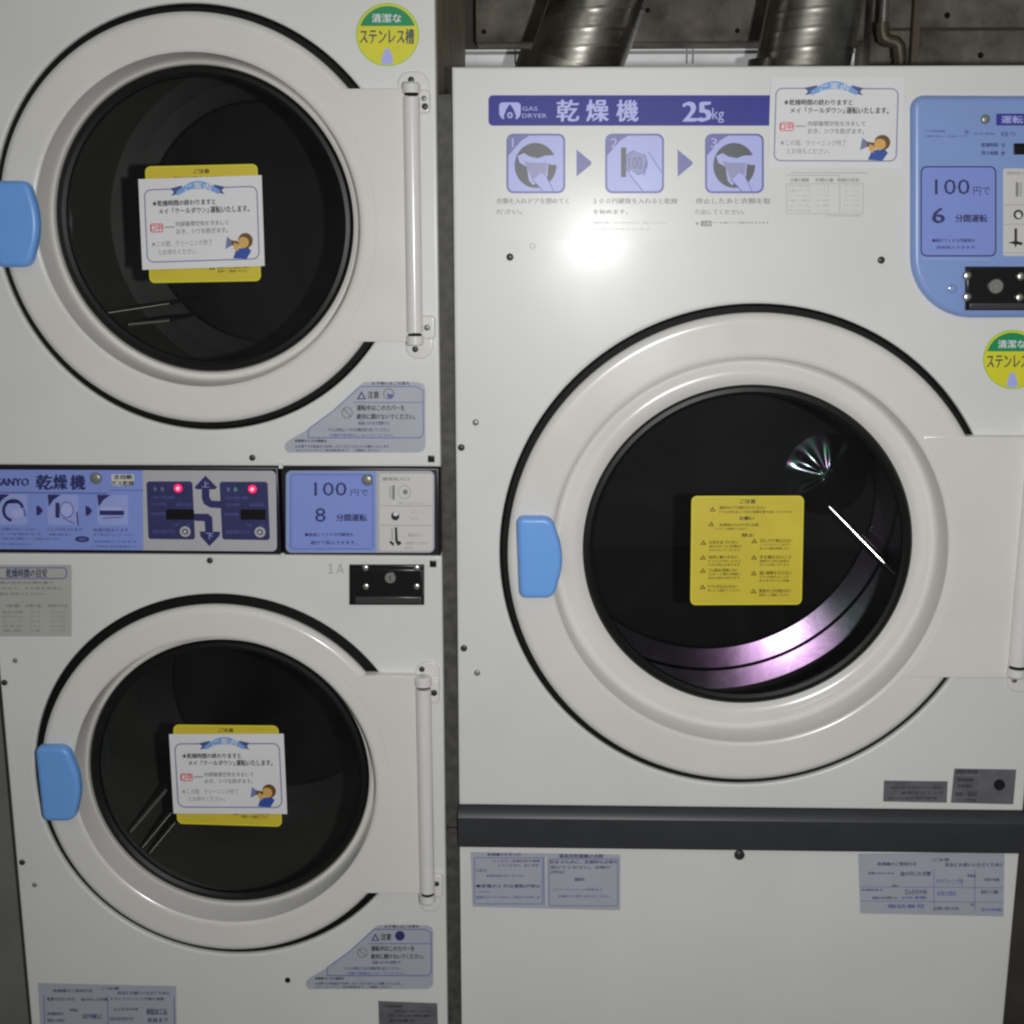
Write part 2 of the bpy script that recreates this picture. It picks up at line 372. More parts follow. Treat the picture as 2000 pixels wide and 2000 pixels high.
def duct(px0, py0, px1, py1, wpx, y, label):
    p = P(px0, py0, y); q = P(px1, py1, y); dr = (q - p) / (q.z - p.z); r = wpx / 2 * (y + DIST) / FOC * 1.01
    base = p + dr * (1.832 - p.z); L = 2.74 - 1.832; nt_, ns = 56, 640; loops = []
    for i in range(ns + 1):
        t = i / ns; c = base + dr * (L * t); lp = []
        for k in range(nt_):
            a = 2 * pi * k / nt_; ph = (L * t / .030 - k / nt_) % 1.0
            rr = r + (.0004 * math.exp(-((ph - .5) / .10) ** 2)) + .00003 * sin(ph * 6 * pi)
            lp.append(c + Vector((rr * cos(a), rr * sin(a), 0)))
        loops.append(lp)
    b = MB(); b.loops(loops, 'duct', True, True, True)
    root = empty('exhaust_duct', base); tag(root, label, 'duct', 'spiral ducts rising from the large dryer')
    b.build('duct_pipe', root, angle=80)
    c_ = MB(); c_.tube([base + dr * .002, base + dr * .04], r + .012, 'duct', 48); c_.build('collar', root)
duct(1127, 117, 1169, 0, 182, .42, 'metal spiral duct behind the dryer top, nearer the tower and over the blue banner')
duct(1569, 117, 1594, 0, 172, .42, 'metal spiral duct behind the dryer top, beside the thin bent pipe')

root = empty('bent_pipe', P(1745, 128, .62)); tag(root, 'thin grey metal pipe with a bent elbow on the concrete wall', 'pipe')
yp = .62; b = MB(); a1 = P(1725, 50, yp); top = Vector((a1.x - .004, yp, CEIL)); b.tube([top, a1], .0085, 'pipe', 16); b.build('riser', root)
b = MB(); e = [P(1724, 44, yp), P(1724, 62, yp), P(1727, 74, yp), P(1737, 80, yp), P(1750, 82, yp), P(1757, 90, yp), P(1759, 112, yp)]
b.tube(e, .0115, 'brass', 16); e2 = P(1760, 106, yp); b.tube([e2, Vector((e2.x, yp, 1.84))], .0105, 'brass', 16); b.build('elbow', root)
x = P(1790, 60, .71); b = MB(); b.box((x.x - .006, .71, 1.84), (x.x + .006, .725, CEIL), 'brownwall'); o = b.build('wall_rail', None, False)
tag(o, 'narrow dark brown upright rail on the wall beside the bent pipe', 'rail', kind='thing')

XL0, XL1 = -.861, -.1565     # the tower
XR0, XR1 = -.1335, .764      # the large dryer
b = MB(); b.box((-2.6, .07, 0), (XL0 - .012, .12, CEIL), 'wallgrey'); o = b.build('side_wall_or_shade_panel', None, False)
tag(o, 'grey green wall panel left of the dryer tower', 'wall', kind='thing')
b = MB(); b.box((XR1 + .05, .28, 0), (2.4, .33, CEIL - .9), 'darkwall'); o = b.build('side_wall_or_shade_panel', None, False)  # dark sheet stands in for the shade in the gap beside the dryer
tag(o, 'dark brown panel standing in for the shaded gap right of the large dryer, by its grey band', 'wall', kind='thing')

# ------------------------------------------------------------------ shared dryer pieces
YF = -.016      # door face
YG = .038       # door glass
def make_door(root, hole, seam, glass, ends, rod_x, handle, tab_crease, drumspec):
    """round door: raised ring with a hinge tab, dished lip, glass, handle, and the dark gap and drum behind it"""
    cx, cz, R = hole; rs = seam[2]; gx, gz, rg = glass; Rd = R - (.0145 if cz < EYE - .7 else .0122)
    b = MB(); b.lathe(cx, cz, [(R + .002, .026), (R + .002, .0065), (R - .004, .011), (R - .02, .011), (R - .024, .02)], 'rubber')
    b.build('door_gasket', root)
    ztop = P(1000, ends[0], YF).z; zbot = P(1000, ends[1], YF).z
    d = MB()
    prof = [(Rd - .004, .012), (Rd, -.002)]
    for t in range(0, 91, 15): prof.append((Rd - .011 * (1 - cos(radians(t))), -.004 + (YF + .004) * sin(radians(t))))
    prof += [(Rd - .0145, YF), (rs + .0095, YF), (rs + .006, YF), (rs + .003, YF + .0006), (rs, YF + .003), (rs - .0045, .028), (rs - .0065, .0335), (rs - .0105, .037)]
    # the lip leans to the glass centre, rounded
    k = rg + .002
    for t in range(0, 181, 20):
        f = t / 180; prof.append(((rs - .0105) * (1 - f) + k * f, .0375 - .007 * sin(radians(t))))
    prof += [(k - .001, .050)]
    n = 176; L = []
    for i, (r, y) in enumerate(prof):
        f = 0 if r >= rs - .0065 else min(1, (rs - .0065 - r) / max(1e-6, rs - .0065 - k))
        L.append([Vector((cx + (gx - cx) * f + r * cos(2 * pi * q / n), y, cz + (gz - cz) * f + r * sin(2 * pi * q / n))) for q in range(n)])
    d.loops(L, 'door')
    # hinge tab over the gap
    rt = rs + .010; z0, z1 = zbot, ztop
    def ax(z, r=rt): return cx + sqrt(max(1e-6, r * r - (z - cz) ** 2)) if abs(z - cz) < r else cx
    pts = [(rod_x, z0), (rod_x, z1)]; m_ = 24
    lim = lambda z: max(ax(z), cx + sqrt(max(0, (R - .045) ** 2 - (z - cz) ** 2)) if tab_crease == 0 else ax(z))
    for i in range(m_ + 1):
        z = z1 + (z0 - z1) * i / m_; pts.append((lim(z), z))
    d.slab(pts, .004, YF - (.0012 if tab_crease else .0002), 'door', .002 if tab_crease else .0012)
    door = d.build('door', root, angle=40)
    b = MB(); b.lathe(gx, gz, [(rg + .0015, .0495), (rg + .0015, YG - .001), (rg - .002, YG - .005), (rg - .008, YG - .006), (rg - .0135, YG - .003), (rg - .0145, YG + .004)], 'seal')
    b.build('glass_seal', door)
    b = MB(); b.lathe(gx, gz, [(rg - .011, YG + .006), (rg - .011, YG)], 'glass', 96, True); b.build('door_glass', door)
    # handle
    pts = [(P(x, y, -.033).x, P(x, y, -.033).z) for x, y in handle]
    b = MB(); b.slab(pts, YF - .004, -.036, 'blue', .007); b.build('door_handle', door, angle=50)
    # drum: wall, a dished bowl round the dark back plate, polished rails
    dr, y1, rin, bowl, rails, glint_cone = drumspec; t19 = math.tan(radians(19)); rm = (rin + dr) / 2
    b = MB(); b.lathe(gx, gz, [(rg + .001, .0497), (rg + .004, .056), (dr, .062)], 'flange', 96)
    b.lathe(gx, gz, [(dr, .062), (dr, y1 - (dr - rin) * t19)], 'steel', 128); drum = b.build('drum', root, angle=30)
    b = MB(); dd = .006
    b.lathe(gx, gz, [(dr, y1 - (dr - rin) * t19), (rm + .004, y1 - (rm + .004 - rin) * t19), (rm + .001, y1 - (rm - rin) * t19 + (dd if bowl == 'bowl' else 0)), (rm - .002, y1 - (rm - .002 - rin) * t19), (rin, y1)], bowl, 160); b.build('drum_bowl', drum, angle=8)
    b = MB(); b.lathe(gx, gz, [(rin, y1), (rin - .003, y1 + .01), (rin * .5, y1 + .012), (.002, y1 + .012)], 'steelback', 96, True); b.build('drum_back', drum, angle=30)
    FL = Vector((.148, -DIST, EYE - .016))
    for (ax_, ay, bx_, by, rr_, ya) in rails:       # bright front edge of a lifter vane that stands on the drum back
        p = P(ax_, ay, ya); yb = ya
        for it in range(8):
            q = P(bx_, by, yb); m_ = (p + q) / 2; h_ = ((CAM - m_).normalized() + (FL - m_).normalized()).normalized()
            yb = ya - ((q.x - p.x) * h_.x + (q.z - p.z) * h_.z) / h_.y
        q = P(bx_, by, yb); b = MB(); up = (q - p).normalized().cross(Vector((0, 1, 0))).normalized() * .003
        B = Vector((0, y1 + .008 - p.y, 0)); C_ = Vector((0, y1 + .008 - q.y, 0)); o_ = Vector((0, .002, 0))
        b.add([p + up + o_, q + up + o_, q + C_ + up, p + B + up, p - up + o_, q - up + o_, q + C_ - up, p + B - up], [(0, 1, 2, 3), (7, 6, 5, 4), (0, 4, 5, 1), (1, 5, 6, 2), (2, 6, 7, 3), (3, 7, 4, 0)], 'vane')
        b.tube([p, q], rr_, 'rail' if bowl == 'bowl' else 'raildull', 20); b.build('lifter', drum)
    if glint_cone:  # lobed cone added so the flash glints as a star
        p = P(glint_cone[0], glint_cone[1], y1 + .008); b = MB(); n = 168; L = []
        for i in range(9):
            f = 1 - i / 8; L.append([p + Vector((glint_cone[2] * f * cos(2 * pi * k / n), -.019 * (1 - f) * (1 + (.40 * cos(3 * 2 * pi * k / n + .6) + .40 * cos(8 * 2 * pi * k / n + .4) + .18 * cos(13 * 2 * pi * k / n)) * f) , glint_cone[2] * f * sin(2 * pi * k / n))) for k in range(n)])
        b.loops(L[:-1], 'glint_cone', True, False, True); b.build('glint_boss', drum, angle=80)
    return door

def d_handle(xl, yt, xr, yb, lean=0):
    """outline of the blue grip: straight left side, bulging right side (photo pixels)"""
    w, h = xr - xl, yb - yt; pts = []
    def arc(cx, cy, r, a0, a1, n=6):
        return [(cx + r * cos(radians(a0 + (a1 - a0) * i / n)), cy + r * sin(radians(a0 + (a1 - a0) * i / n))) for i in range(n + 1)]
    r = .16 * w
    pts += arc(xl + r + .02 * w, yt + r, r, 180, 270)
    pts += arc(xr - .40 * w, yt + .26 * w, .26 * w, 270, 340)
    for i in range(1, 10):
        t = i / 10; yy = yt + .22 * w + (h - .44 * w) * t; pts.append((xr - .155 * w * (2 * t - 1) ** 2, yy))
    pts += arc(xr - .40 * w, yb - .26 * w, .26 * w, 20, 90)
    pts += arc(xl + r + .04 * w, yb - r, r, 90, 180)
    return [(x + lean * (y - yt) / h, y) for x, y in pts]

def hinge(root, rod, plate_top, plate_bot, screws):
    """white hinge: rod between two screwed plates (photo pixels)"""
    h = MB(); x0, x1, y0, y1, lean = rod
    p, q = P((x0 + x1) / 2, y0, -.02), P((x0 + x1) / 2 + lean, y1, -.02); r = (x1 - x0) / 2 * 1.88 / FOC * 1.0
    h.tube([p + Vector((0, 0, -.004)), q + Vector((0, 0, .004))], r, 'hinge', 28); hg = h.build('hinge', root)
    for s_, e in ((1, p), (-1, q)):
        b = MB(); b.tube([e + Vector((0, 0, -.0015 * s_)), e + Vector((0, 0, .0010 * s_))], r * .86, 'rubber', 24)
        b.tube([e + Vector((0, 0, .0012 * s_)), e + Vector((0, 0, .013 * s_)), e + Vector((0, 0, .016 * s_))], [r * 1.08, r * 1.08, r * .85], 'hinge', 28); b.build('hinge_knuckle', hg)
    for (a0, b0, a1, b1, rad, foot) in (plate_top, plate_bot):
        pts = [(P(x, y, 0).x, P(x, y, 0).z) for x, y in rr_pts(a0, b0, a1, b1, rad, 8)]
        b = MB(); b.slab(pts, -.0002, -.0045, 'hinge', .002)
        fx0, fy0, fx1, fy1 = foot
        pts = [(P(x, y, 0).x, P(x, y, 0).z) for x, y in rr_pts(fx0, fy0, fx1, fy1, (0, 8, 8, 0), 6)]
        b.slab(pts, -.0004, -.0085, 'hinge', .003); b.build('hinge_plate', hg)
    for (x, y, r_, m_, yy) in screws: screw(hg, x, y, r_, m_, yy)
    return hg

def warning_sticker(door, quad, y):
    s = Sheet(y, quad); s.rect(0, 0, 1, 1, 'yellow', 0, 11)
    I = 'olive'; k = 'black'
    s.frame(.004, .004, .996, .996, 2.2, 'yellowbright', 1, 10)
    s.text('ご注意', .43, .033, .57, .070, k, 2, .03)
    def tri(u, v): s.poly([(u, v), (u + .028, v + .042), (u - .028, v + .042)], I, 1); s.poly([(u, v + .016), (u + .012, v + .034), (u - .012, v + .034)], 'yellow', 2)
    rows = [('運転中はドアを開けないでください', .25, .095, .66, .122), ('ドラムが止まってから衣類を取り出してください', .25, .135, .90, .160),
            ('お願い', .43, .190, .56, .222), ('洗濯物の入れすぎに注意', .25, .253, .60, .280), ('ファスナーは閉めてください', .20, .292, .50, .314), ('禁止', .45, .345, .56, .377)]
    for t, x0, y0, x1, y1 in rows: s.text(t, x0, y0, x1, y1, I if len(t) > 5 else k, 2, .03)
    tri(.19, .10); tri(.18, .235)
    L = [('火気を近づけない', '油の付いた衣類は', '入れないでください', .41), ('幼児に触らせない', 'ドラムの中に入ると', 'けがの恐れがあります', .545),
         ('ゴム製品は乾燥しない', 'スポンジ類も同様に', '発火の恐れがあります', .665), ('ドアに手をはさまない', 'ゆっくり閉めてください', '', .815)]
    for a, b_, c_, v in L:
        tri(.11, v - .004); s.text(a, .16, v, .42, v + .031, I, 2, .03)
        s.text(b_, .16, v + .04, .45, v + .064, I, 2, .02)
        if c_: s.text(c_, .16, v + .074, .44, v + .098, I, 2, .02)
    Rr = [('引火しやすい物は入れない', 'シンナーやベンジンなどで', '洗った衣類は乾燥しない', .395), ('手を触れないこと', '運転中と停止直後は', 'ガラスが熱くなります', .545),
          ('強い衝撃を与えない', 'ガラスが割れることが', 'ありますのでご注意', .690), ('異常のときは使わない', '係員へご連絡ください', '', .855)]
    for a, b_, c_, v in Rr:
        tri(.565, v - .004); s.text(a, .615, v, .90, v + .034, I, 2, .03)
        s.text(b_, .615, v + .042, .88, v + .066, I, 2, .02)
        if c_: s.text(c_, .615, v + .076, .88, v + .100, I, 2, .02)
    return s.build('warning_sticker', door)

def paper_notice(quad, y, label):
    s = Sheet(y, quad); s.rect(0, 0, 1, 1, 'paper', 0, .5)
    # thickness of the sheet
    c = [P(*q, y) for q in quad]; s.loops([[v + Vector((0, .0003, 0)) for v in c], c], 'paper')
    s.frame(.040, .115, .962, .925, 2.2, 'frameline', 1, 14)
    N = 14
    top = [(.30 + .36 * i / N, .155 - .115 * sin(pi * i / N)) for i in range(N + 1)]
    bot = [(.315 + .33 * i / N, .195 - .075 * sin(pi * i / N)) for i in range(N, -1, -1)]
    s.poly([(.255, .115), (.35, .085), (.36, .165), (.26, .195), (.285, .155)], 'ribbondark', 2)
    s.poly([(.70, .115), (.61, .085), (.60, .165), (.695, .195), (.672, .155)], 'ribbondark', 2)
    for i in range(N):
        s.poly([top[i], top[i + 1], bot[N - i - 1], bot[N - i]], 'ribbon', 3)
    s.text('ご', .375, .075, .43, .150, 'white', 4, .02); s.text('案', .45, .055, .51, .128, 'white', 4, .02); s.text('内', .53, .070, .585, .148, 'white', 4, .02)
    s.text('★乾燥時間の終わりますと', .105, .242, .62, .306, 'black', 2, .03)
    s.text('メイ「クールダウン」', .155, .330, .56, .395, 'black', 2, .025); s.text('運転いたします。', .575, .325, .89, .398, 'black', 2, .03)
    s.text('ロ中', .085, .500, .175, .580, 'red', 2, .02); s.frame(.078, .495, .185, .592, 1.6, 'red', 1, 4); s.line(.195, .538, .275, .538, 2, 'grey', 1)
    s.text('内部循環空気を冷まして', .290, .480, .72, .535, 'grey', 2, .02); s.text('おき、シワを防ぎます。', .290, .562, .71, .620, 'grey', 2, .02)
    s.text('★この間、クリーニング終了', .085, .690, .58, .752, 'grey', 2, .012); s.text('とお待ちください。', .14, .782, .46, .845, 'grey', 2, .012)
    # small figure of an attendant calling, plain clip art
    s.poly([(.745, .905), (.775, .80), (.87, .79), (.895, .83), (.855, .915)], 'shirt', 2)
    s.ell(.850, .715, .060, .085, 'hair', 2); s.ell(.832, .735, .045, .062, 'skin', 3)
    s.poly([(.70, .665), (.735, .70), (.735, .765), (.685, .80)], 'frameline', 3); s.poly([(.735, .705), (.80, .72), (.79, .775), (.735, .76)], 'hair', 3)
    s.poly([(.755, .73), (.80, .765), (.785, .83), (.75, .80)], 'skin', 4)
    o = s.build('paper_notice'); tag(o, label, 'paper notice', 'printed paper notices'); return o

def round_badge(root, cx, cy, r):
    s = Sheet(-.0008); k = r / 61
    s.ell(cx, cy, r, r, 'yellowbright', 0, n=64); s.ring(cx, cy, r, r, 2.6 * k, 'lime', 1)
    a = 17.5; s.ell(cx, cy, r * .90, r * .90, 'green', 1, 180 + a, 360 - a, 40)
    s.text('清潔な', cx - 30 * k, cy - 40 * k, cx + 26 * k, cy - 23 * k, 'white', 2, .03)
    s.text('ステンレス槽', cx - 53 * k, cy - 11 * k, cx + 51 * k, cy + 18 * k, 'drawdark', 2, .035)
    s.poly([(cx - 5 * k, cy + 27 * k), (cx + 4 * k, cy + 27 * k), (cx + 7 * k, cy + 36 * k), (cx + 11 * k, cy + 50 * k), (cx + 8 * k, cy + 57 * k), (cx - 10 * k, cy + 57 * k), (cx - 13 * k, cy + 50 * k), (cx - 8 * k, cy + 36 * k)], 'lilac', 2)
    return s.build('round_badge', root)

def coin_plate(root, x0, y0, x1, y1, ledge_y, scr, lock):
    """black coin slot block with a ledge, four screws and a key lock"""
    pts = [(P(x, y, 0).x, P(x, y, 0).z) for x, y in rr_pts(x0, y0, x1, y1, 0)]
    b = MB(); b.slab(pts, -.0004, -.006, 'gloss_black', .002)
    pts = [(P(x, y, 0).x, P(x, y, 0).z) for x, y in rr_pts(x0 + 10, y0 + 5, x1 - 1.5, ledge_y, 0)]
    b.slab(pts, -.006, -.013, 'gloss_black', .003)
    pts = [(P(x, y, 0).x, P(x, y, 0).z) for x, y in rr_pts(x0 + 12, ledge_y + 3, x1 - 4, y1 - 4, 0)]
    b.slab(pts, -.0055, -.009, 'slot_ledge', .0025)
    o = b.build('coin_slot', root)
    for q in scr: screw(o, *q, .0050, 'screw', -.013, slot=False)
    p = P(*lock, -.013); b = MB()
    b.lathe(p.x, p.z, [(.0085, -.013), (.0085, -.016), (.0072, -.0175), (.005, -.0175), (.0045, -.0165)], 'greyscrew', 28, True)
    b.box((p.x - .0008, -.0172, p.z - .0035), (p.x + .0008, -.0162, p.z + .0035), 'black'); b.build('key_lock', o)
    return o

def caution_sticker(root, ox, oy, sx, dark_mark):
    """lavender caution label whose upper left corner is cut away; drawn in the upper label's pixels, then moved"""
    X = lambda x: ox + (x - 560) * sx
    Y = lambda y: oy + (y - 745) * sx
    s = Sheet(-.0008)
    s.poly([(X(x), Y(y)) for x, y in ((704, 752), (712, 746), (816, 746), (827, 750), (831, 760), (831, 872), (827, 880), (818, 884), (562, 884), (556, 876), (557, 866), (566, 859), (602, 838), (650, 802), (690, 765))], 'lavender', 0)
    out = [(703, 755), (812, 755), (826, 762), (827, 848), (820, 855), (602, 855), (602, 838), (650, 803)]
    for i in range(len(out)):
        a, b_ = out[i], out[(i + 1) % len(out)]; s.line(X(a[0]), Y(a[1]), X(b_[0]), Y(b_[1]), 1.6, 'lilacmid', 1)
    T = lambda t, x0, y0, x1, y1, m='black', bd=.02: s.text(t, X(x0), Y(y0), X(x1), Y(y1), m, 2, bd)
    T('お子様にはご注意を', 726, 745, 800, 752)
    s.poly([(X(706), Y(764)), (X(715), Y(780)), (X(697), Y(780))], 'ink', 1); s.poly([(X(706), Y(769)), (X(711), Y(778)), (X(701), Y(778))], 'lavender', 2)
    T('注意', 718, 764, 740, 778, 'black', .03)
    if dark_mark: s.ell(X(759), Y(769), 10.5 * sx, 10.5 * sx, 'ink', 1)
    else:
        s.ring(X(759), Y(769), 11 * sx, 11 * sx, 2.4 * sx, 'grey', 1); s.ell(X(762), Y(771), 6 * sx, 7 * sx, 'lilacmid', 1, 0, 200)
    s.line(X(690), Y(786), X(827), Y(786), 1.3, 'lilacmid', 1)
    s.ring(X(678), Y(806), 11 * sx, 11 * sx, 2.2 * sx, 'grey', 1); s.line(X(671), Y(799), X(685), Y(813), 2.2 * sx, 'grey', 1)
    T('運転中はこのカバーを', 697, 791, 790, 802, 'black', .03); T('絶対に開けないでください。', 697, 808, 811, 819, 'black', .03)
    T('高温になります危険です。', 700, 823, 762, 830, 'ink'); T('ドラムが停止してから衣類を取り出してください。', 641, 836, 761, 843, 'ink')
    T('分解や修理はしないでください。', 644, 847, 768, 853, 'lilacmid')
    T('◎故障のときの連絡先', 576, 858, 638, 864, 'black', .03); T('お手数ですが係員までお申しつけくださいますようお願いいたします。', 577, 869, 762, 875, 'ink'); T('コインランドリー担当係員まで、ご連絡ください', 577, 877, 740, 882, 'ink')
    return s.build('caution_sticker', root)

def print_rows(s, rows, m='ink', bold=.02):
    for t, x0, y0, x1, y1, *k in rows: s.text(t, x0, y0, x1, y1, k[0] if k else m, 2, bold)

# ------------------------------------------------------------------ the tower of two dryers
TOWER_TOP = 2.06
tower = empty('dryer_tower', ((XL0 + XL1) / 2, .45, 0))
tag(tower, 'tall white tower of two stacked coin dryers with a control strip between their doors', 'clothes dryer')
b = MB(); t_ = .003
b.box((XL0 + .001, .0305, .05), (XL0 + .02, 0.72, TOWER_TOP - .001), 'side'); b.box((XL1 - .02, .0305, .05), (XL1 - .001, 0.72, TOWER_TOP - .001), 'side')
b.box((XL0 + .021, .0305, TOWER_TOP - .02), (XL1 - .021, 0.72, TOWER_TOP - .001), 'side'); b.box((XL0 + .021, .70, .05), (XL1 - .021, 0.72, TOWER_TOP - .021), 'side')
b.box((XL0 + .021, .06, .0505), (XL1 - .021, .70, .07), 'side')
b.box((XL0 + .03, .08, 0), (XL1 - .03, .66, .05), 'band')
b.build('cabinet', tower, False)
UP_B = P(430, 910, 0).z; LO_T = P(430, 1083, 0).z
hU = (-.504, EYE + .0115, .304); sU = circle_from(75, 703, 95, 757, YF); gU = circle_from(113, 687, 130, 722, YG)
hL = (-.508, EYE - .861, .3105); sL = (gU[0], 0, .243); gL = circle_from(181.7, 715, 1248, 1759, YG)
panel_with_hole('front_panel', tower, XL0, XL1, UP_B, TOWER_TOP, *hU, 'panel')
panel_with_hole('front_panel', tower, XL0, XL1, .10, LO_T, *hL, 'panel')
doorU = make_door(tower, hU, sU, gU, (172, 668), P(803, 400, 0).x, d_handle(-14, 353, 72, 522, 4), 0, (.275, .46, .215, 'bowldull', ((205, 612, 330, 593, .0028, .22), (250, 634, 330, 626, .0022, .26)), None))
doorL = make_door(tower, hL, sL, gL, (1322, 1748), P(827, 1540, 0).x, d_handle(66, 1459, 148, 1604, 14), 0, (.280, .46, .215, 'bowldull', ((254, 1626, 325, 1543, .0016, .11), (278, 1656, 345, 1575, .0026, .11), (292, 1667, 356, 1590, .0026, .11)), None))
def tower_hinge(rod, pt, pb, scr): return hinge(tower, rod, pt, pb, scr)
tower_hinge((788, 819, 184, 654, 7), (777, 140, 839, 190, (24, 24, 0, 0), (812, 176, 841, 222)), (793, 648, 846, 700, (0, 0, 24, 24), (818, 616, 851, 662)),
            [(803, 156, .0045, 'darkscrew', -.0045), (811, 682, .0045, 'darkscrew', -.0045), (828, 192, .0036, 'greyscrew', -.0085), (830, 208, .0045, 'darkscrew', -.0085), (834, 640, .0045, 'greyscrew', -.0085)])
tower_hinge((811, 843, 1340, 1745, 8), (812, 1291, 859, 1342, (20, 20, 0, 0), (838, 1324, 859, 1370)), (818, 1732, 862, 1778, (0, 0, 20, 20), (842, 1704, 866, 1748)),
            [(824, 1307, .0045, 'darkscrew', -.0045), (832, 1759, .0045, 'darkscrew', -.0045), (848, 1353, .0050, 'darkscrew', -.0085), (853, 1726, .0042, 'darkscrew', -.0085)])

# control strip
b = MB(); zt, zb = UP_B - .0008, LO_T + .0008; xm = P(549, 995, 0).x
b.slab([(XL0, zb), (xm - .0015, zb), (xm - .0015, zt), (XL0, zt)], .03, -.002, 'bezel', .003); strip = b.build('control_panel', tower)
b = MB(); b.slab([(xm + .0015, zb), (XL1 - .002, zb), (XL1 - .002, zt), (xm + .0015, zt)], .03, -.002, 'bezel', .003); price = b.build('price_panel', tower)
for q in ((549, 909), (553, 1085)):
    p = P(*q, -.002); m_ = MB(); m_.box((p.x - .003, -.006, p.z - .004), (p.x + .003, .001, p.z + .004), 'panel'); m_.build('panel_clip', tower, False)

Q = ((-60, 917), (539, 919.5), (541, 1077), (-60, 1072))
def qx(x): return (x + 60) / 599.5
def qy(y): return (y - 917) / 158
s = Sheet(-.0035, Q); s.rect(0, 0, 1, 1, 'greyface', 0, (0, 10, 10, 0))
class Wrap:
    """draws on the sheet in photo pixels through the quad"""
    def __init__(s, sh): s.s = sh
    def poly(s, pts, m, lv=1): s.s.poly([(qx(x), qy(y)) for x, y in pts], m, lv)
    def rect(s, x0, y0, x1, y1, m, lv=1, r=0): s.s.rect(qx(x0), qy(y0), qx(x1), qy(y1), m, lv, r)
    def frame(s, x0, y0, x1, y1, t, m, lv=1, r=0): s.s.frame(qx(x0), qy(y0), qx(x1), qy(y1), t, m, lv, r)
    def text(s, t, x0, y0, x1, y1, m, lv=3, bold=.02): s.s.text(t, qx(x0), qy(y0), qx(x1), qy(y1), m, lv, bold)
    def ell(s, cx, cy, rx, ry, m, lv=1, a0=0, a1=360): s.s.ell(qx(cx), qy(cy), rx / 599.5, ry / 158, m, lv, a0, a1)
    def ring(s, cx, cy, rx, ry, t, m, lv=1, a0=0, a1=360): s.s.ring(qx(cx), qy(cy), rx / 599.5, ry / 158, t / 599.5, m, lv, a0, a1, 40, t / 158)
    def line(s, x0, y0, x1, y1, t, m, lv=1): s.s.line(qx(x0), qy(y0), qx(x1), qy(y1), t, m, lv)
W = Wrap(s)
W.rect(-60, 917, 279, 1075, 'card', 1)
W.text('SANYO', -7, 934, 56, 949, 'ink', 3, .05)
for c_, x0, x1 in (('乾', 71, 102), ('燥', 105, 131), ('機', 138, 166)): W.text(c_, x0, 927, x1, 956, 'ink', 3, .05)
W.rect(218, 925, 262, 948, 'whiteface', 2); W.text('全自動', 222, 926, 258, 935, 'black', 3, .04); W.text('ガス乾燥', 217, 938, 262, 948, 'black', 3, .03)
W.line(-60, 962, 209, 963, 2.2, 'lilacmid', 2); W.line(214, 957, 279, 957, 1.5, 'lilacmid', 2)
for (x0, k_) in ((-7, 0), (93, 1), (190, 2)):
    W.rect(x0, 966, x0 + 60, 1026, 'cardlight', 2, 5); W.poly([(x0, 966), (x0 + 26, 966), (x0 + 12, 976), (x0 + 2, 990)], 'ink', 3)
W.ring(26, 998, 22, 23, 6, 'ink', 3, 100, 345); W.ell(24, 984, 15, 7, 'ink', 3, 180, 360); W.ell(34, 1003, 13, 9, 'lilac', 4); W.line(46, 995, 50, 1010, 4, 'lilacmid', 4)
W.rect(108, 982, 116, 1012, 'ink', 3, 1); W.ell(130, 996, 14, 16, 'lilac', 3); W.ring(130, 996, 14, 16, 2, 'lilacmid', 4); W.line(122, 1012, 146, 1024, 2, 'lilacmid', 3); W.line(150, 1000, 152, 1026, 2.5, 'ink', 4)
W.rect(198, 990, 238, 996, 'lilac', 3); W.rect(194, 997, 242, 1006, 'ink', 3, 1); W.line(200, 1012, 240, 1010, 2, 'lilacmid', 3)
for x0 in (71, 167): W.poly([(x0, 988), (x0 + 7, 990), (x0 + 13, 998), (x0 + 7, 1006), (x0, 1008)], 'ink', 3)
for (t, x0, y0, x1, y1) in (('衣類を入れてください', 3, 1032, 72, 1038), ('１００円を入れます', 92, 1032, 160, 1038), ('乾燥が始まります', 182, 1032, 250, 1039), ('ドアを閉めます', 3, 1043, 80, 1047), ('硬貨は順に投入', 96, 1043, 140, 1047), ('終了後は取り出してください', 182, 1043, 262, 1047),
        ('衣類の量や種類によって時間は変わります', 3, 1052, 118, 1056), ('追加投入できます', 182, 1056, 268, 1060), ('釣り銭は出ません', 3, 1063, 60, 1067), ('ご不明な点は係員まで', 178, 1066, 265, 1070)): W.text(t, x0, y0, x1, y1, 'ink', 3, .01)
W.ell(160, 1054, 14, 6, 'ink', 3); W.ell(160, 1054, 9, 3, 'lilacmid', 4)
# two indigo display blocks and the arrows that point to the upper and the lower dryer
for x0, x1, xb0, xb1, lb in ((286, 376, 289, 380, 0), (429, 523, 433, 526, 1)):
    W.poly([(x0 + 4, 939), (x1 - 4, 938.5), (x1, 942), (xb1, 1049), (xb1 - 4, 1053), (xb0 + 3, 1052.5), (xb0, 1049), (x0, 943)], 'block', 2)
    W.ell(x0 + 17, 954, 3, 4.5, 'ledoff', 3); W.ell(x0 + 31, 954, 3.5, 4.5, 'ledgreen' if lb else 'ledoff', 3)
    for t, a0, y0, a1, y1 in (('待機 予約 運転', x0 + 10, 968, x0 + 56, 973), ('残り時間', x0 + 12, 981, x0 + 38, 987), ('高温 低温', x0 + 58, 981, x0 + 86, 987), ('残時間', x0 + 8, 1000, x0 + 36, 1006), ('切替', x0 + 50, 1022, x0 + 62, 1026), ('分', x0 + 78, 1021, x0 + 85, 1027), ('温度切替ボタン', x0 + 10, 1034, x0 + 58, 1041)):
        W.text(t, a0, y0, a1, y1, 'lilacmid', 3, .0)
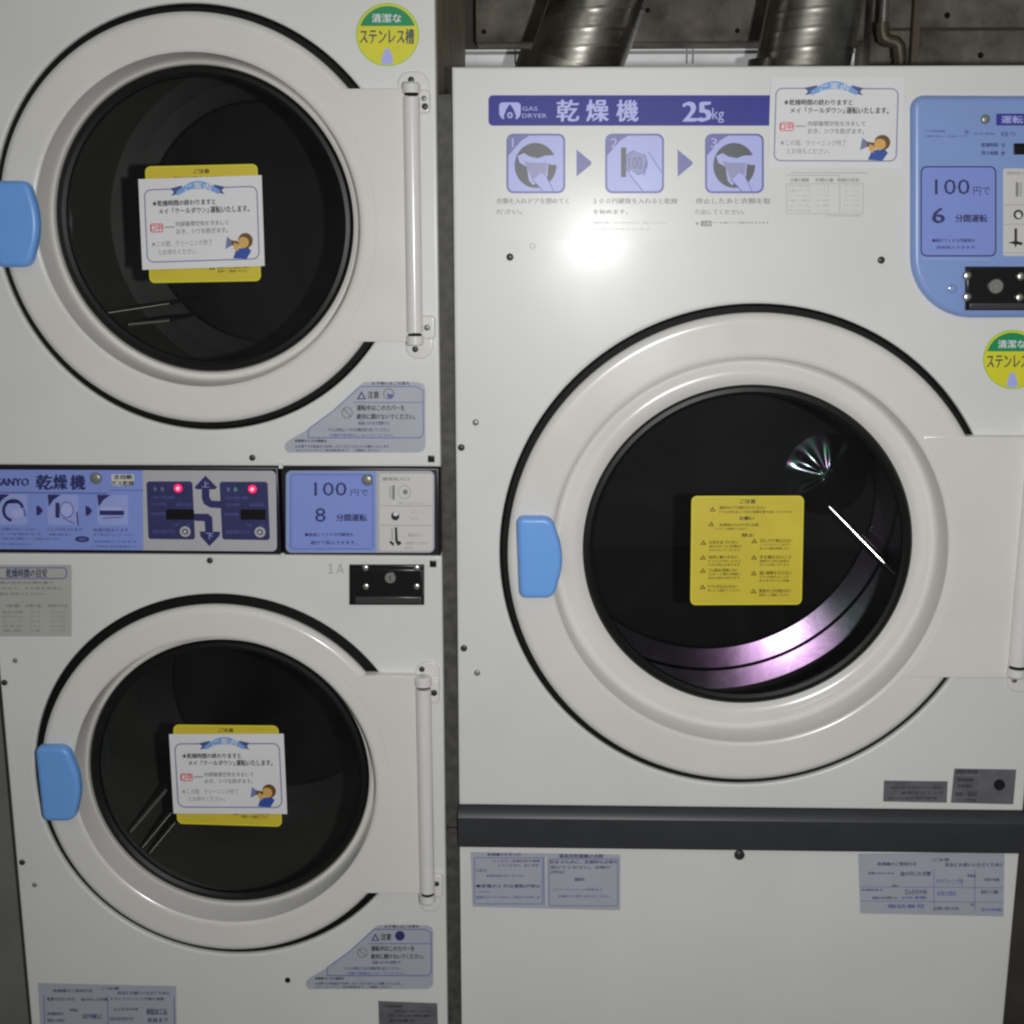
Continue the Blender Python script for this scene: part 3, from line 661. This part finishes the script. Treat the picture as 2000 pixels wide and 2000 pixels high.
W.poly([(401.5, 927), (424, 950), (420, 954), (383, 954), (380, 950)], 'ink', 2); W.text('上', 394, 938, 409, 950, 'lilac', 3, 0)
W.poly([(394, 954), (409, 954), (409, 969), (413, 976), (431, 977), (431, 991), (410, 990), (398, 983), (394, 972)], 'ink', 2)
W.poly([(378, 1002), (406, 1002), (414, 1009), (415, 1037), (400, 1037), (399, 1017), (379, 1016)], 'ink', 2)
W.poly([(389, 1037), (429, 1037), (428, 1045), (408, 1066), (391, 1047)], 'ink', 2); W.text('下', 401, 1040, 416, 1052, 'lilac', 3, 0)
s.build('panel_face', strip)
for x0, x1 in ((325, 379), (470, 519)):
    pts = [(P(x, y, -.0045).x, P(x, y, -.0045).z) for x, y in rr_pts(x0, 995, x1, 1015, 2)]
    b = MB(); b.slab(pts, -.004, -.0052, 'gloss_black', .0005); b.build('display_window', strip)
for x, y in ((348, 953.5), (493, 955)):
    p = P(x, y, -.004); b = MB(); b.lathe(p.x, p.z, [(.0062, -.0042), (.0062, -.0052), (.005, -.0062), (.003, -.007)], 'led', 24)
    b.lathe(p.x, p.z, [(.003, -.007), (.0018, -.0075), (.0005, -.0077)], 'ledhot', 24, True); b.build('indicator_lamp', strip)
for x, y in ((362, 1038), (508, 1039)):
    p = P(x, y, -.004); b = MB(); b.lathe(p.x, p.z, [(.0085, -.0042), (.0085, -.0056), (.0075, -.0066), (.0052, -.0066), (.0044, -.0056)], 'greyface', 28)
    b.lathe(p.x, p.z, [(.0044, -.0056), (.0026, -.0058)], 'block', 24); b.lathe(p.x, p.z, [(.0026, -.0058), (.0022, -.0074), (.0008, -.0078)], 'whiteface', 20, True); b.build('push_button', strip)
for x, y in ((188, 933.5),): screw(strip, x, y, .0088, 'greyscrew', -.004, slot=False)

s = Sheet(-.0035); s.rect(558.5, 919.5, 848.5, 1079.5, 'greyface', 0, 11)
s.rect(559.5, 920.5, 735, 1078.5, 'bluepanel', 1, (10, 0, 0, 10)); s.rect(567, 926, 729, 1073, 'card', 2, 7); s.frame(567, 926, 729, 1073, 1.5, 'lilacmid', 3, 7)
s.rect(741, 925, 845, 1076, 'whiteface', 1, 6)
s.text('100', 614, 942, 677, 968.5, 'ink', 3, .01); s.text('円で', 685, 956, 719, 969, 'ink', 3, .01)
s.text('8', 615.5, 992, 636, 1019.5, 'ink', 3, .015); s.text('分間運転', 657, 1004, 716, 1018, 'ink', 3, .04)
s.text('■追加して１００円硬貨も', 596, 1040.5, 690, 1047.5, 'ink', 3, .03); s.text('続けて投入できます。', 607, 1056, 697, 1063.5, 'ink', 3, .02)
s.text('硬貨投入口', 747, 932, 799, 939, 'grey', 3, .02)
s.rect(760, 950, 764, 974, 'greylight', 2); s.rect(766, 948, 771, 976, 'grey', 2, 1); s.ring(790, 961, 13, 14, 2, 'greylight', 2); s.ell(791.5, 961, 5, 5, 'grey', 2)
s.line(744, 988, 844, 988, 2, 'greylight', 2); s.line(744, 1026, 844, 1026, 2, 'greylight', 2)
s.text('１枚ずつ入れてください', 776, 981, 830, 985, 'grey', 3); s.text('返却レバー', 802, 997, 832, 1003, 'greylight', 3); s.text('押す', 802, 1010, 818, 1016, 'greylight', 3)
s.text('返却口から', 797, 1042, 826, 1048, 'grey', 3); s.text('お取りください', 793, 1058, 836, 1064, 'grey', 3); s.text('硬貨', 790, 1067, 806, 1073, 'greylight', 3)
s.poly([(771, 1030), (775.5, 1030), (777, 1056), (783, 1058), (784, 1062), (777, 1066), (772, 1058)], 'black', 2); s.poly([(763, 1056), (770, 1061), (768, 1067), (760, 1059)], 'black', 2); s.rect(764, 1032, 768, 1056, 'greylight', 2)
s.ell(772, 1008, 8, 8.5, 'black', 2); s.ell(773, 1004, 5, 4, 'white', 3)
s.build('panel_face', price)
screw(price, 718, 937, .0088, 'greyscrew', -.004, slot=False)

coin_plate(tower, 683, 1102, 829, 1180, 1159, ((714, 1109), (814, 1109), (715, 1145), (814, 1145)), (762.5, 1128))
s = Sheet(-.0006); s.text('１Ａ', 641, 1101, 671, 1120, 'greylight', 1, .03); s.build('slot_mark', tower)
round_badge(tower, 757, 67.5, 62)
caution_sticker(tower, 560, 745, 1.0, False)
caution_sticker(tower, 601, 1806, .905, True)
warning_sticker(doorU, ((283, 325), (503, 320), (510, 549), (292, 553)), YG - .0012)
warning_sticker(doorL, ((338, 1415), (544, 1417), (551, 1615), (346, 1609)), YG - .0012)
# price table label top left of the lower panel
s = Sheet(-.0008); s.rect(-60, 1103, 140, 1243, 'beige', 0, 3); s.frame(-52, 1108, 131, 1131, 2, 'lilacmid', 1, 8)
s.text('乾燥時間の目安', 12, 1111, 92, 1128, 'ink', 2, .03)
print_rows(s, [('●乾燥時間の目安は衣類の量で', -40, 1135, 104, 1141), ('変わりますので、下の表を参考に', -40, 1146, 122, 1152), ('して、時間を決めてください', -40, 1157, 88, 1163), ('衣類の種類', 12, 1180, 38, 1186), ('衣類の量', 50, 1180, 80, 1186), ('時間の目安', 94, 1180, 132, 1186)], 'grey')
for i, (a, b_, c_) in enumerate((('普通の衣類', '６ｋｇ', '３２～４０分'), ('混ぜたもの', '９ｋｇ', '４０～４８分'), ('シーツ', '４ｋｇ', '２４～３２分'), ('タオル', '６ｋｇ', '４０～５６分'), ('毛布', '２枚', '３２～４８分'))):
    y = 1193 + i * 9; print_rows(s, [(a, 4, y, 44, y + 5.5), (b_, 60, y, 78, y + 5.5), (c_, 98, y, 128, y + 5.5)], 'grey', .01)
for y in (1167, 1175, 1189, 1238): s.line(-50, y, 134, y + .5, 1.2, 'greylight', 1)
s.build('time_table_sticker', tower)
# lavender operating label and foil plate near the bottom
s = Sheet(-.0008); s.poly([(74, 1920), (344, 1926), (346, 2064), (82, 2060)], 'lavender', 0)
print_rows(s, [('乾燥機のご使用方法', 104, 1932, 180, 1938), ('ご注意', 198, 1928, 233, 1933), ('安全にお使いいただくために', 230, 1936, 332, 1943), ('乾燥できないもの', 92, 1948, 146, 1955), ('油の付いた衣類', 158, 1949, 210, 1955), ('ドライクリーニング用の溶剤', 216, 1948, 320, 1954), ('革製品', 136, 1970, 152, 1976), ('毛皮や和服など', 160, 1980, 200, 1990), ('ゴム引きの布', 220, 1968, 270, 1974), ('樹脂加工品', 286, 1970, 326, 1982), ('洗濯絵表示', 92, 1977, 124, 1983), ('取扱いの表示', 92, 1990, 126, 1996), ('火災の恐れがあります', 214, 1986, 262, 1994), ('係員まで', 288, 1988, 328, 1997), ('お問い合わせ先', 92, 2010, 200, 2018), ('担当係員まで', 214, 2012, 320, 2020)])
s.line(86, 1944, 88, 2050, 1.5, 'lilacmid', 1); s.line(210, 1946, 212, 2052, 1.5, 'lilacmid', 1); s.line(340, 1946, 342, 2054, 1.5, 'lilacmid', 1)
s.build('operation_sticker', tower)
s = Sheet(-.0008); s.poly([(739, 1955), (854, 1959.5), (857, 2066), (742, 2064)], 'plate', 0)
print_rows(s, [('衣類乾燥機', 748, 1963, 786, 1968), ('定格電圧 単相 １００Ｖ', 770, 1973, 840, 1977), ('ガス消費量', 756, 1982, 840, 1986), ('製造番号', 760, 1991, 810, 1996), ('日本製', 770, 2010, 830, 2016)], 'bezel', .0)
s.build('nameplate', tower)
for x, y in ((493, 894), (410, 1094.6), (9, 1333), (43.5, 1684)): screw(tower, x, y, .0048, 'darkscrew', slot=False)
for x, y in ((842.5, 896), (846, 1101)):
    p = P(x, y, 0); b = MB(); b.slab([(p.x - .005, p.z - .005), (p.x + .005, p.z - .005), (p.x + .005, p.z + .005), (p.x - .005, p.z + .005)], -.0003, -.003, 'gloss_black', .001); b.build('square_plug', tower)
for x, y in ((30, 1290), (68, 1728)): screw(tower, x, y, .0040, 'greyscrew', slot=False)
screw(tower, 562, 1914, .0046, 'rubber', slot=False)

# ------------------------------------------------------------------ the large dryer
TOP = P(1400, 129, 0).z
dryer = empty('large_dryer', ((XR0 + XR1) / 2, .45, 0))
tag(dryer, 'large white coin dryer with one round door and dark grey band, right of the tower', 'clothes dryer')
b = MB()
b.box((XR0 + .001, .0305, .05), (XR0 + .02, 0.70, TOP - .001), 'side'); b.box((XR1 - .02, .0305, .05), (XR1 - .001, 0.70, TOP - .001), 'side')
b.box((XR0 + .021, .0305, TOP - .02), (XR1 - .021, 0.70, TOP - .001), 'side'); b.box((XR0 + .021, .68, .05), (XR1 - .021, 0.70, TOP - .021), 'side'); b.box((XR0 + .021, .06, .0505), (XR1 - .021, .68, .07), 'side')
b.box((XR0 + .03, .08, 0), (XR1 - .03, .64, .05), 'band'); b.build('cabinet', dryer, False)
BAND_T = P(1440, 1579, 0).z; BAND_B = P(1440, 1656, 0).z
hR = (.3105, EYE - .481, .378); sR = circle_from(1088, 1853, 692, 1457, YF); gR = circle_from(1142, 1777.8, 752, 1372, YG)
panel_with_hole('front_panel', dryer, XR0, XR1, BAND_T + .001, TOP, *hR, 'panel')
b = MB(); b.slab([(XR0, .10), (XR1, .10), (XR1, BAND_B - .001), (XR0, BAND_B - .001)], .03, 0, 'panel', .003); b.build('lower_panel', dryer)
b = MB(); x0, x1 = XR0 - .001, XR1 + .001
L = [[Vector((x, y, z)) for y, z in ((.03, BAND_T), (.002, BAND_T), (-.002, BAND_T - .002), (-.010, BAND_T - .012), (-.012, BAND_T - .016), (-.012, BAND_B + .008), (-.010, BAND_B + .001), (.03, BAND_B))] for x in (x0, x1)]
b.loops(L, 'band', True, True, True); b.build('grey_band', dryer, angle=25)
doorR = make_door(dryer, hR, sR, gR, (849, 1316), P(2004, 1080, 0).x, d_handle(1007, 1010, 1096, 1169, 4), 1, (.385, .48, .312, 'bowl', ((1748, 1121, 1620, 990, .0075, .40),), (1614, 926, .078)))
hinge(dryer, (2008, 2044, 850, 1303, -40), (2004, 804, 2056, 856, (20, 20, 0, 0), (2034, 840, 2060, 886)), (1966, 1304, 2012, 1350, (0, 0, 20, 20), (1994, 1268, 2018, 1306)),
      [(2030, 824, .0045, 'darkscrew', -.0045), (1981, 1328, .0045, 'greyscrew', -.0045), (2046, 866, .0045, 'darkscrew', -.0085), (2006, 1286, .0045, 'darkscrew', -.0085)])
warning_sticker(doorR, ((1350.5, 968.5), (1570.5, 968), (1566, 1181), (1348, 1182)), YG - .0012)

# instruction label: banner, three picture tiles, captions
s = Sheet(-.0006); s.rect(938, 174, 1506, 468, 'film', 0, 6)
s.rect(954, 186, 1506, 245.5, 'deepblue', 1, (9, 0, 0, 9))
s.rect(975, 200, 1017, 234, 'lilac', 2, (7, 7, 14, 14)); s.poly([(996, 203), (1003, 213), (1008, 226), (1007, 236), (985, 236), (984, 226), (989, 213)], 'deepblue', 3); s.ell(996, 225, 5.5, 6, 'lilac', 4); s.ell(996, 225, 2.5, 3, 'deepblue', 5)
s.text('GAS', 1020, 208, 1050, 216, 'lilac', 3, .01); s.text('DRYER', 1020, 222, 1068, 230, 'lilac', 3, .01)
for c_, x0, x1 in (('乾', 1088, 1130), ('燥', 1146, 1188), ('機', 1205, 1246)): s.text(c_, x0, 195, x1, 237, 'lilac', 3, .03)
s.text('25', 1335, 199, 1388, 237, 'lilac', 3, .04); s.text('kg', 1391, 211, 1414, 240, 'lilac', 3, .01)
for i, x0 in enumerate((989, 1182, 1377)):
    x1 = x0 + 115; s.rect(x0, 261, x1, 377.5, 'lilacmid', 1, 14); s.rect(x0 + 4, 265, x1 - 4, 373.5, 'lilac', 2, 11)
    s.poly([(x0 + 4, 275), (x0 + 8, 267), (x0 + 16, 264.5), (x0 + 46, 264.5), (x0 + 30, 274), (x0 + 16, 290), (x0 + 4, 304)], 'violet', 3)
    s.text(str(i + 1), x0 + 11, 270, x0 + (14 if i == 0 else 24), 288, 'lilac', 4, .0)
def drumtile(x, dark):
    s.ell(x + 57, 323, 41, 44, dark, 3); s.ell(x + 55, 298, 30, 10, 'drawdark', 4, 180, 360)
    s.poly([(x + 22, 305), (x + 34, 299), (x + 46, 306), (x + 62, 309), (x + 76, 304), (x + 96, 303), (x + 102, 312), (x + 98, 322), (x + 82, 322), (x + 80, 345), (x + 66, 352), (x + 52, 362), (x + 44, 352), (x + 40, 326), (x + 26, 318)], 'lilac', 5)
    s.poly([(x + 34, 314), (x + 50, 318), (x + 80, 318), (x + 77, 344), (x + 52, 356), (x + 46, 340)], 'drawgrey', 6)
    s.poly([(x + 52, 352), (x + 66, 338), (x + 78, 344), (x + 92, 372), (x + 72, 373.5)], 'lilac', 7)
    s.line(x + 52, 352, x + 72, 373, 1.5, 'lilacmid', 8); s.line(x + 78, 344, x + 92, 373, 1.5, 'lilacmid', 8); s.line(x + 84, 320, x + 82, 336, 3, 'drawdark', 8)
drumtile(989, 'drawdark'); drumtile(1377, 'drawdark')
x = 1182; s.rect(x + 31, 288, x + 41, 346, 'drawdark', 3, 2); s.ell(x + 60, 318, 23, 24, 'drawgrey', 3); s.ring(x + 60, 318, 23, 24, 2, 'lilacmid', 4); s.text('100', x + 46, 306, x + 72, 330, 'lilacmid', 5, .01)
s.poly([(x + 52, 293), (x + 68, 289), (x + 84, 296), (x + 110, 334), (x + 110, 366), (x + 74, 373), (x + 56, 350), (x + 46, 338), (x + 50, 333), (x + 66, 344), (x + 80, 342), (x + 84, 318), (x + 78, 302)], 'cardlight', 6)
s.line(x + 84, 296, x + 110, 336, 1.6, 'lilacmid', 7); s.line(x + 46, 338, x + 74, 373, 1.6, 'lilacmid', 7); s.line(x + 80, 318, x + 76, 342, 2, 'lilacmid', 7)
for x0 in (1126, 1323.5): s.poly([(x0, 292), (x0 + 29, 316), (x0 + 29, 321), (x0, 345)], 'violet', 1)
print_rows(s, [('衣類を入れドアを閉めてく', 969.5, 387, 1111, 398, 'grey'), ('ださい。', 969.5, 409, 1020, 418, 'grey'), ('１００円硬貨を入れると乾燥', 1159, 387, 1323, 398, 'grey'), ('を始めます。', 1159, 409, 1226, 418, 'grey'), ('●硬貨は続けて投入できますので、追加してください。', 1159, 433, 1304, 437, 'greylight'), ('時間は合計されます。', 1159, 446, 1277, 449, 'greylight'),
               ('停止したあと衣類を取', 1359, 387, 1505, 398, 'grey'), ('り出してください。', 1359, 409, 1454, 419, 'grey'), ('●', 1359, 434, 1364, 439, 'grey'), ('ドアを開けると運転が止まります', 1392, 433, 1502, 437, 'grey')], 'grey', .02)
s.rect(1368.5, 431, 1390, 442, 'grey', 1, 2); s.text('注意', 1371, 433, 1388, 440, 'film', 2, 0)
s.build('instruction_sticker', dryer)
# table beside it
s = Sheet(-.0006); s.rect(1512, 332, 1692, 428, 'film', 0, 4)
for y, x0, x1 in ((337, 1545, 1695), (342, 1536, 1640), (421, 1614, 1682)): s.line(x0, y, x1, y + .6, 1.6, 'greylight', 1)
print_rows(s, [('衣類の種類', 1544, 348, 1580, 355), ('衣類の量', 1592, 348, 1628, 355), ('時間の目安', 1636, 348, 1678, 355)], 'grey', .02)
for i, (a, b_, c_) in enumerate((('普通の衣類の混合', '２５ｋｇ', '３０～４２分'), ('化繊の多いもの', '２０ｋｇ', '２４～３０分'), ('シーツ・タオル', '２２ｋｇ', '３６～４８分'), ('毛布', '４枚', '３０～４２分'), ('ふとん', '２枚', '４８～６０分'), ('綿の厚手の衣類', '１８ｋｇ', '４２～５４分'))):
    y = 360 + i * 9.7; print_rows(s, [(a, 1540, y, 1584, y + 5.5), (b_, 1594, y, 1620, y + 5.5), (c_, 1648, y, 1678, y + 5.5)], 'greylight', .015)
s.frame(1536, 358, 1686, 418, 1.2, 'greylight', 1); s.line(1640, 362, 1640, 417, 1.2, 'greylight', 1)
s.build('time_table_sticker', dryer)
s = Sheet(-.0006); s.text('◎', 1034, 474, 1046, 487, 'greylight', 0, 0); s.build('panel_mark', dryer)

# blue price panel
XP1 = XR1 - .02
pl = lambda x, y: (P(x, y, 0).x, P(x, y, 0).z)
pts = []
for (x, y) in rr_pts(1777, 187, 1777 + 900, 620, (26, 26, 60, 118), 12):
    q = pl(x, y); pts.append((min(q[0], XP1), q[1]))
uniq = []
for q in pts:
    if not uniq or (abs(q[0] - uniq[-1][0]) + abs(q[1] - uniq[-1][1])) > 1e-4: uniq.append(q)
b = MB(); b.slab(uniq, -.0003, -.012, 'bluepanel', .008)
bp_ = b.build('price_panel', dryer, angle=60)
YP = -.0125
s = Sheet(YP); s.rect(1798, 324.5, 1946, 501, 'ink', 0, 12); s.rect(1800.5, 327, 1943.5, 498.5, 'card', 1, 10)
s.line(1800, 505, 1934, 507, 3, 'cardlight', 0)
s.text('100', 1826, 350, 1894, 380, 'ink', 2, .01); s.text('円で', 1901, 365, 1934, 381, 'ink', 2, .01)
s.text('6', 1821, 406, 1845, 436, 'ink', 2, .02); s.text('分間運転', 1866, 419, 1928, 434, 'ink', 2, .04)
s.text('■続けて１００円硬貨も', 1821, 466, 1904, 473, 'ink', 2, .03); s.text('追加投入できます。', 1829, 480, 1908, 486, 'ink', 2, .02)
s.rect(1946, 222, 2050, 245, 'deepblue', 0, 1); s.text('運転表示', 1956, 226, 2040, 241, 'lilac', 1, .03)
print_rows(s, [('ガス衣類乾燥機', 1806, 254, 1846, 258, 'lilacmid'), ('ご使用の前によくお読みください', 1806, 264, 1892, 268, 'lilacmid'), ('業務用', 1884, 254, 1892, 262, 'lilacmid'), ('安全運転', 1902, 259, 1944, 263, 'lilacmid'), ('残り', 1955, 257, 1983, 267, 'violet'), ('乾燥時間', 1917, 279, 1949, 287, 'ink'), ('分', 1956, 279, 1963, 288, 'ink'), ('残り時間', 1917, 295, 1949, 303, 'ink'), ('秒', 1956, 295, 1963, 304, 'ink')], 'ink', .02)
s.rect(1959, 329, 2046, 500, 'whiteface', 0, 5)
s.text('硬貨投入口', 1967, 335, 2010, 341, 'grey', 2); s.rect(1984, 356, 1989, 384, 'grey', 1, 1); s.rect(1991, 356, 1996, 384, 'greylight', 1); s.ring(2015, 370, 14, 15, 2, 'grey', 1)
s.line(1958, 400, 2046, 400, 1.6, 'greylight', 1); s.line(1960, 438, 2046, 438, 1.6, 'greylight', 1); s.line(1960, 494, 2046, 494, 1.6, 'greylight', 1)
s.ring(1989, 419, 9.5, 9.5, 4, 'black', 1); s.ell(1990, 422, 5, 4, 'white', 2)
s.rect(1981.5, 446, 1986.5, 478, 'black', 1); s.poly([(1969, 474), (1984, 470), (1998, 474), (1996, 479), (1986, 477), (1984, 484), (1981, 477)], 'black', 2)
s.text('お取りください', 2002, 462, 2040, 468, 'grey', 2)
s.build('panel_face', bp_)
q = [pl(x, y) for x, y in rr_pts(1973, 281, 2050, 303, 2)]; b = MB(); b.slab(q, YP - .0002, YP - .0016, 'gloss_black', .0006); b.build('display_window', bp_)
screw(bp_, 1924, 233, .0065, 'greyscrew', -.012, slot=False); screw(bp_, 1860, 564, .0062, 'bluepanel', -.012, slot=False); screw(bp_, 1856, 563, .0036, 'screw', -.0135, slot=False)
def coin_plate_big(root):
    pts = [pl(x, y) for x, y in rr_pts(1879, 520, 2042, 605, 0)]
    b = MB(); b.slab(pts, -.0125, -.020, 'gloss_black', .003)
    b.slab([pl(x, y) for x, y in rr_pts(1884, 590, 2038, 602, 0)], -.0195, -.0225, 'slot_ledge', .002); o = b.build('coin_slot', root)
    for q in ((1889, 538.5), (1889, 580), (1993.5, 540), (1991, 581)): screw(o, *q, .0062, 'screw', -.020, slot=False)
    p = P(1944, 559, -.02); c = MB(); c.lathe(p.x, p.z, [(.0105, -.02), (.0105, -.0235), (.009, -.025), (.006, -.025), (.005, -.024)], 'greyscrew', 28, True); c.build('key_lock', o)
coin_plate_big(bp_)

round_badge(dryer, 1978, 702, 58)
s = Sheet(-.0008); s.poly([(1726.5, 1524.5), (1851, 1526), (1849, 1568), (1725, 1565.5)], 'plate', 0)
print_rows(s, [('ＣＤ－Ｓ２５１', 1731, 1527, 1765, 1532), ('認定番号 特定ガス用品', 1740, 1536, 1840, 1540), ('都市ガス１３Ａ', 1760, 1546, 1842, 1551), ('据付工事は専門業者', 1734, 1557, 1830, 1561)], 'bezel', 0); s.build('nameplate', dryer)
s = Sheet(-.0008); s.poly([(1864, 1501), (1985, 1503), (1979, 1571), (1857, 1568)], 'plate', 0)
print_rows(s, [('業務用衣類乾燥機', 1868, 1503, 1910, 1511), ('標準乾燥容量', 1870, 1520, 1902, 1526), ('定格電圧', 1870, 1532, 1900, 1538), ('製造番号', 1866, 1547, 1882, 1556), ('製造年月', 1890, 1545, 1908, 1556), ('ガス消費量', 1868, 1560, 1906, 1566)], 'bezel', 0)
s.line(1866, 1514, 1918, 1515, 1, 'grey', 1); s.ell(1952, 1533, 11, 11, 'bezel', 1); s.build('nameplate', dryer)
screw(dryer, 1444, 1669, .0085, 'darkscrew', slot=False)
for x, y in ((901, 874), (906, 1266), (996, 502), (1721, 508)): screw(dryer, x, y, .0052, 'darkscrew', slot=False)
for x, y in ((929, 825), (932, 1314)): screw(dryer, x, y, .0048, 'greyscrew', slot=False)

s = Sheet(-.0008); s.poly([(919, 1664), (1212, 1669), (1211, 1778), (923, 1771)], 'lavender', 0)
s.line(1066, 1672, 1067, 1770, 1.6, 'film', 1); s.line(1062, 1672, 1063, 1768, 1.2, 'lilacmid', 1); s.frame(926, 1675, 1060, 1766, 1.2, 'lilacmid', 1, 3); s.frame(1072, 1677, 1207, 1770, 1.2, 'lilacmid', 1, 3)
print_rows(s, [('乾燥機のお手入れ', 952, 1666, 1018, 1672), ('フィルターは毎日必ず清掃', 962, 1679, 1054, 1684), ('してください。糸くずが', 974, 1687, 1052, 1693), ('たまると', 930, 1697, 952, 1703), ('乾燥時間が長くなります', 950, 1708, 1026, 1713, 'lilacmid'), ('●停電のときは運転が停止', 930, 1727, 1056, 1734), ('しますので', 934, 1740, 956, 1744, 'lilacmid'), ('電源を切ってください。係員までお申し出', 930, 1750, 1054, 1755, 'lilacmid'),
               ('業務用乾燥機の点検', 1092, 1668, 1178, 1676), ('安全 のために、定期的な点検を', 1074, 1680, 1206, 1687), ('受けてください。点検の', 1075, 1691, 1192, 1697), ('お申込は', 1076, 1700, 1102, 1706), ('連絡先', 1122, 1714, 1142, 1721), ('コインランドリーの係員まで', 1080, 1735, 1176, 1740, 'lilacmid'), ('お電話でお問い合わせください', 1090, 1748, 1192, 1753, 'lilacmid')])
s.build('operation_sticker', dryer)
s = Sheet(-.0008); s.poly([(1676, 1667), (1962, 1664), (1960, 1790), (1680, 1784)], 'lavender', 0)
print_rows(s, [('乾燥機のご使用方法', 1714, 1684, 1790, 1691), ('ご注意', 1822, 1676, 1854, 1682), ('安全にお使いいただくために', 1846, 1685, 1960, 1693), ('乾燥できないもの', 1696, 1703, 1746, 1708), ('油の付いた衣類', 1758, 1702, 1818, 1711), ('ドライクリーニング用', 1830, 1716, 1880, 1727, 'lilacmid'), ('革製品', 1889, 1708, 1906, 1713), ('毛皮や和服', 1922, 1715, 1952, 1721), ('洗濯絵表示', 1682, 1736, 1724, 1740), ('取扱い', 1742, 1728, 1756, 1732), ('ゴム引きの布', 1766, 1737, 1810, 1747), ('火災の恐れ', 1830, 1740, 1868, 1750, 'lilacmid'), ('係員までご連絡', 1916, 1738, 1950, 1746), ('樹脂加工品は乾燥しない', 1704, 1751, 1754, 1756), ('点検', 1760, 1750, 1810, 1756, 'lilacmid'), ('お問い合わせ先', 1825, 1771, 1872, 1778), ('担当まで', 1895, 1764, 1904, 1770), ('電話番号', 1734, 1766, 1806, 1774, 'lilacmid'), ('受付時間', 1916, 1774, 1956, 1780, 'lilacmid')])
for x in (1824, 1904): s.line(x, 1698, x, 1780, 1, 'lilacmid', 1)
for y in (1732, 1760): s.line(1680, y, 1960, y + 2, .9, 'lilacmid', 1)
s.build('operation_sticker', dryer)

# filler in the gap between the two machines
zs = P(878, 1614, .02).z; zt_ = P(868, 185, .02).z; b = MB()
b.box((XL1 + .0005, .016, .05), (XR0 - .0005, .03, zs - .0015), 'filler'); b.box((XL1 + .0005, .016, zs + .0015), (XR0 - .0005, .03, zt_), 'filler')
o = b.build('filler_strip', None, False); tag(o, 'narrow dark grey filler strip in the gap between tower and large dryer', 'filler strip', kind='thing')

# ------------------------------------------------------------------ paper notices taped on
paper_notice(((270, 350), (511, 342), (517, 519.5), (278, 527)), YG - .0050, 'white paper notice taped over the yellow sticker on the upper tower door')
paper_notice(((330, 1434), (554, 1433), (561, 1590), (339, 1589)), YG - .0050, 'white paper notice taped over the yellow sticker on the lower tower door')
paper_notice(((1505, 151), (1766, 152), (1761, 329), (1500, 328)), -.0030, 'white paper notice taped on the large dryer panel beside the blue price panel')
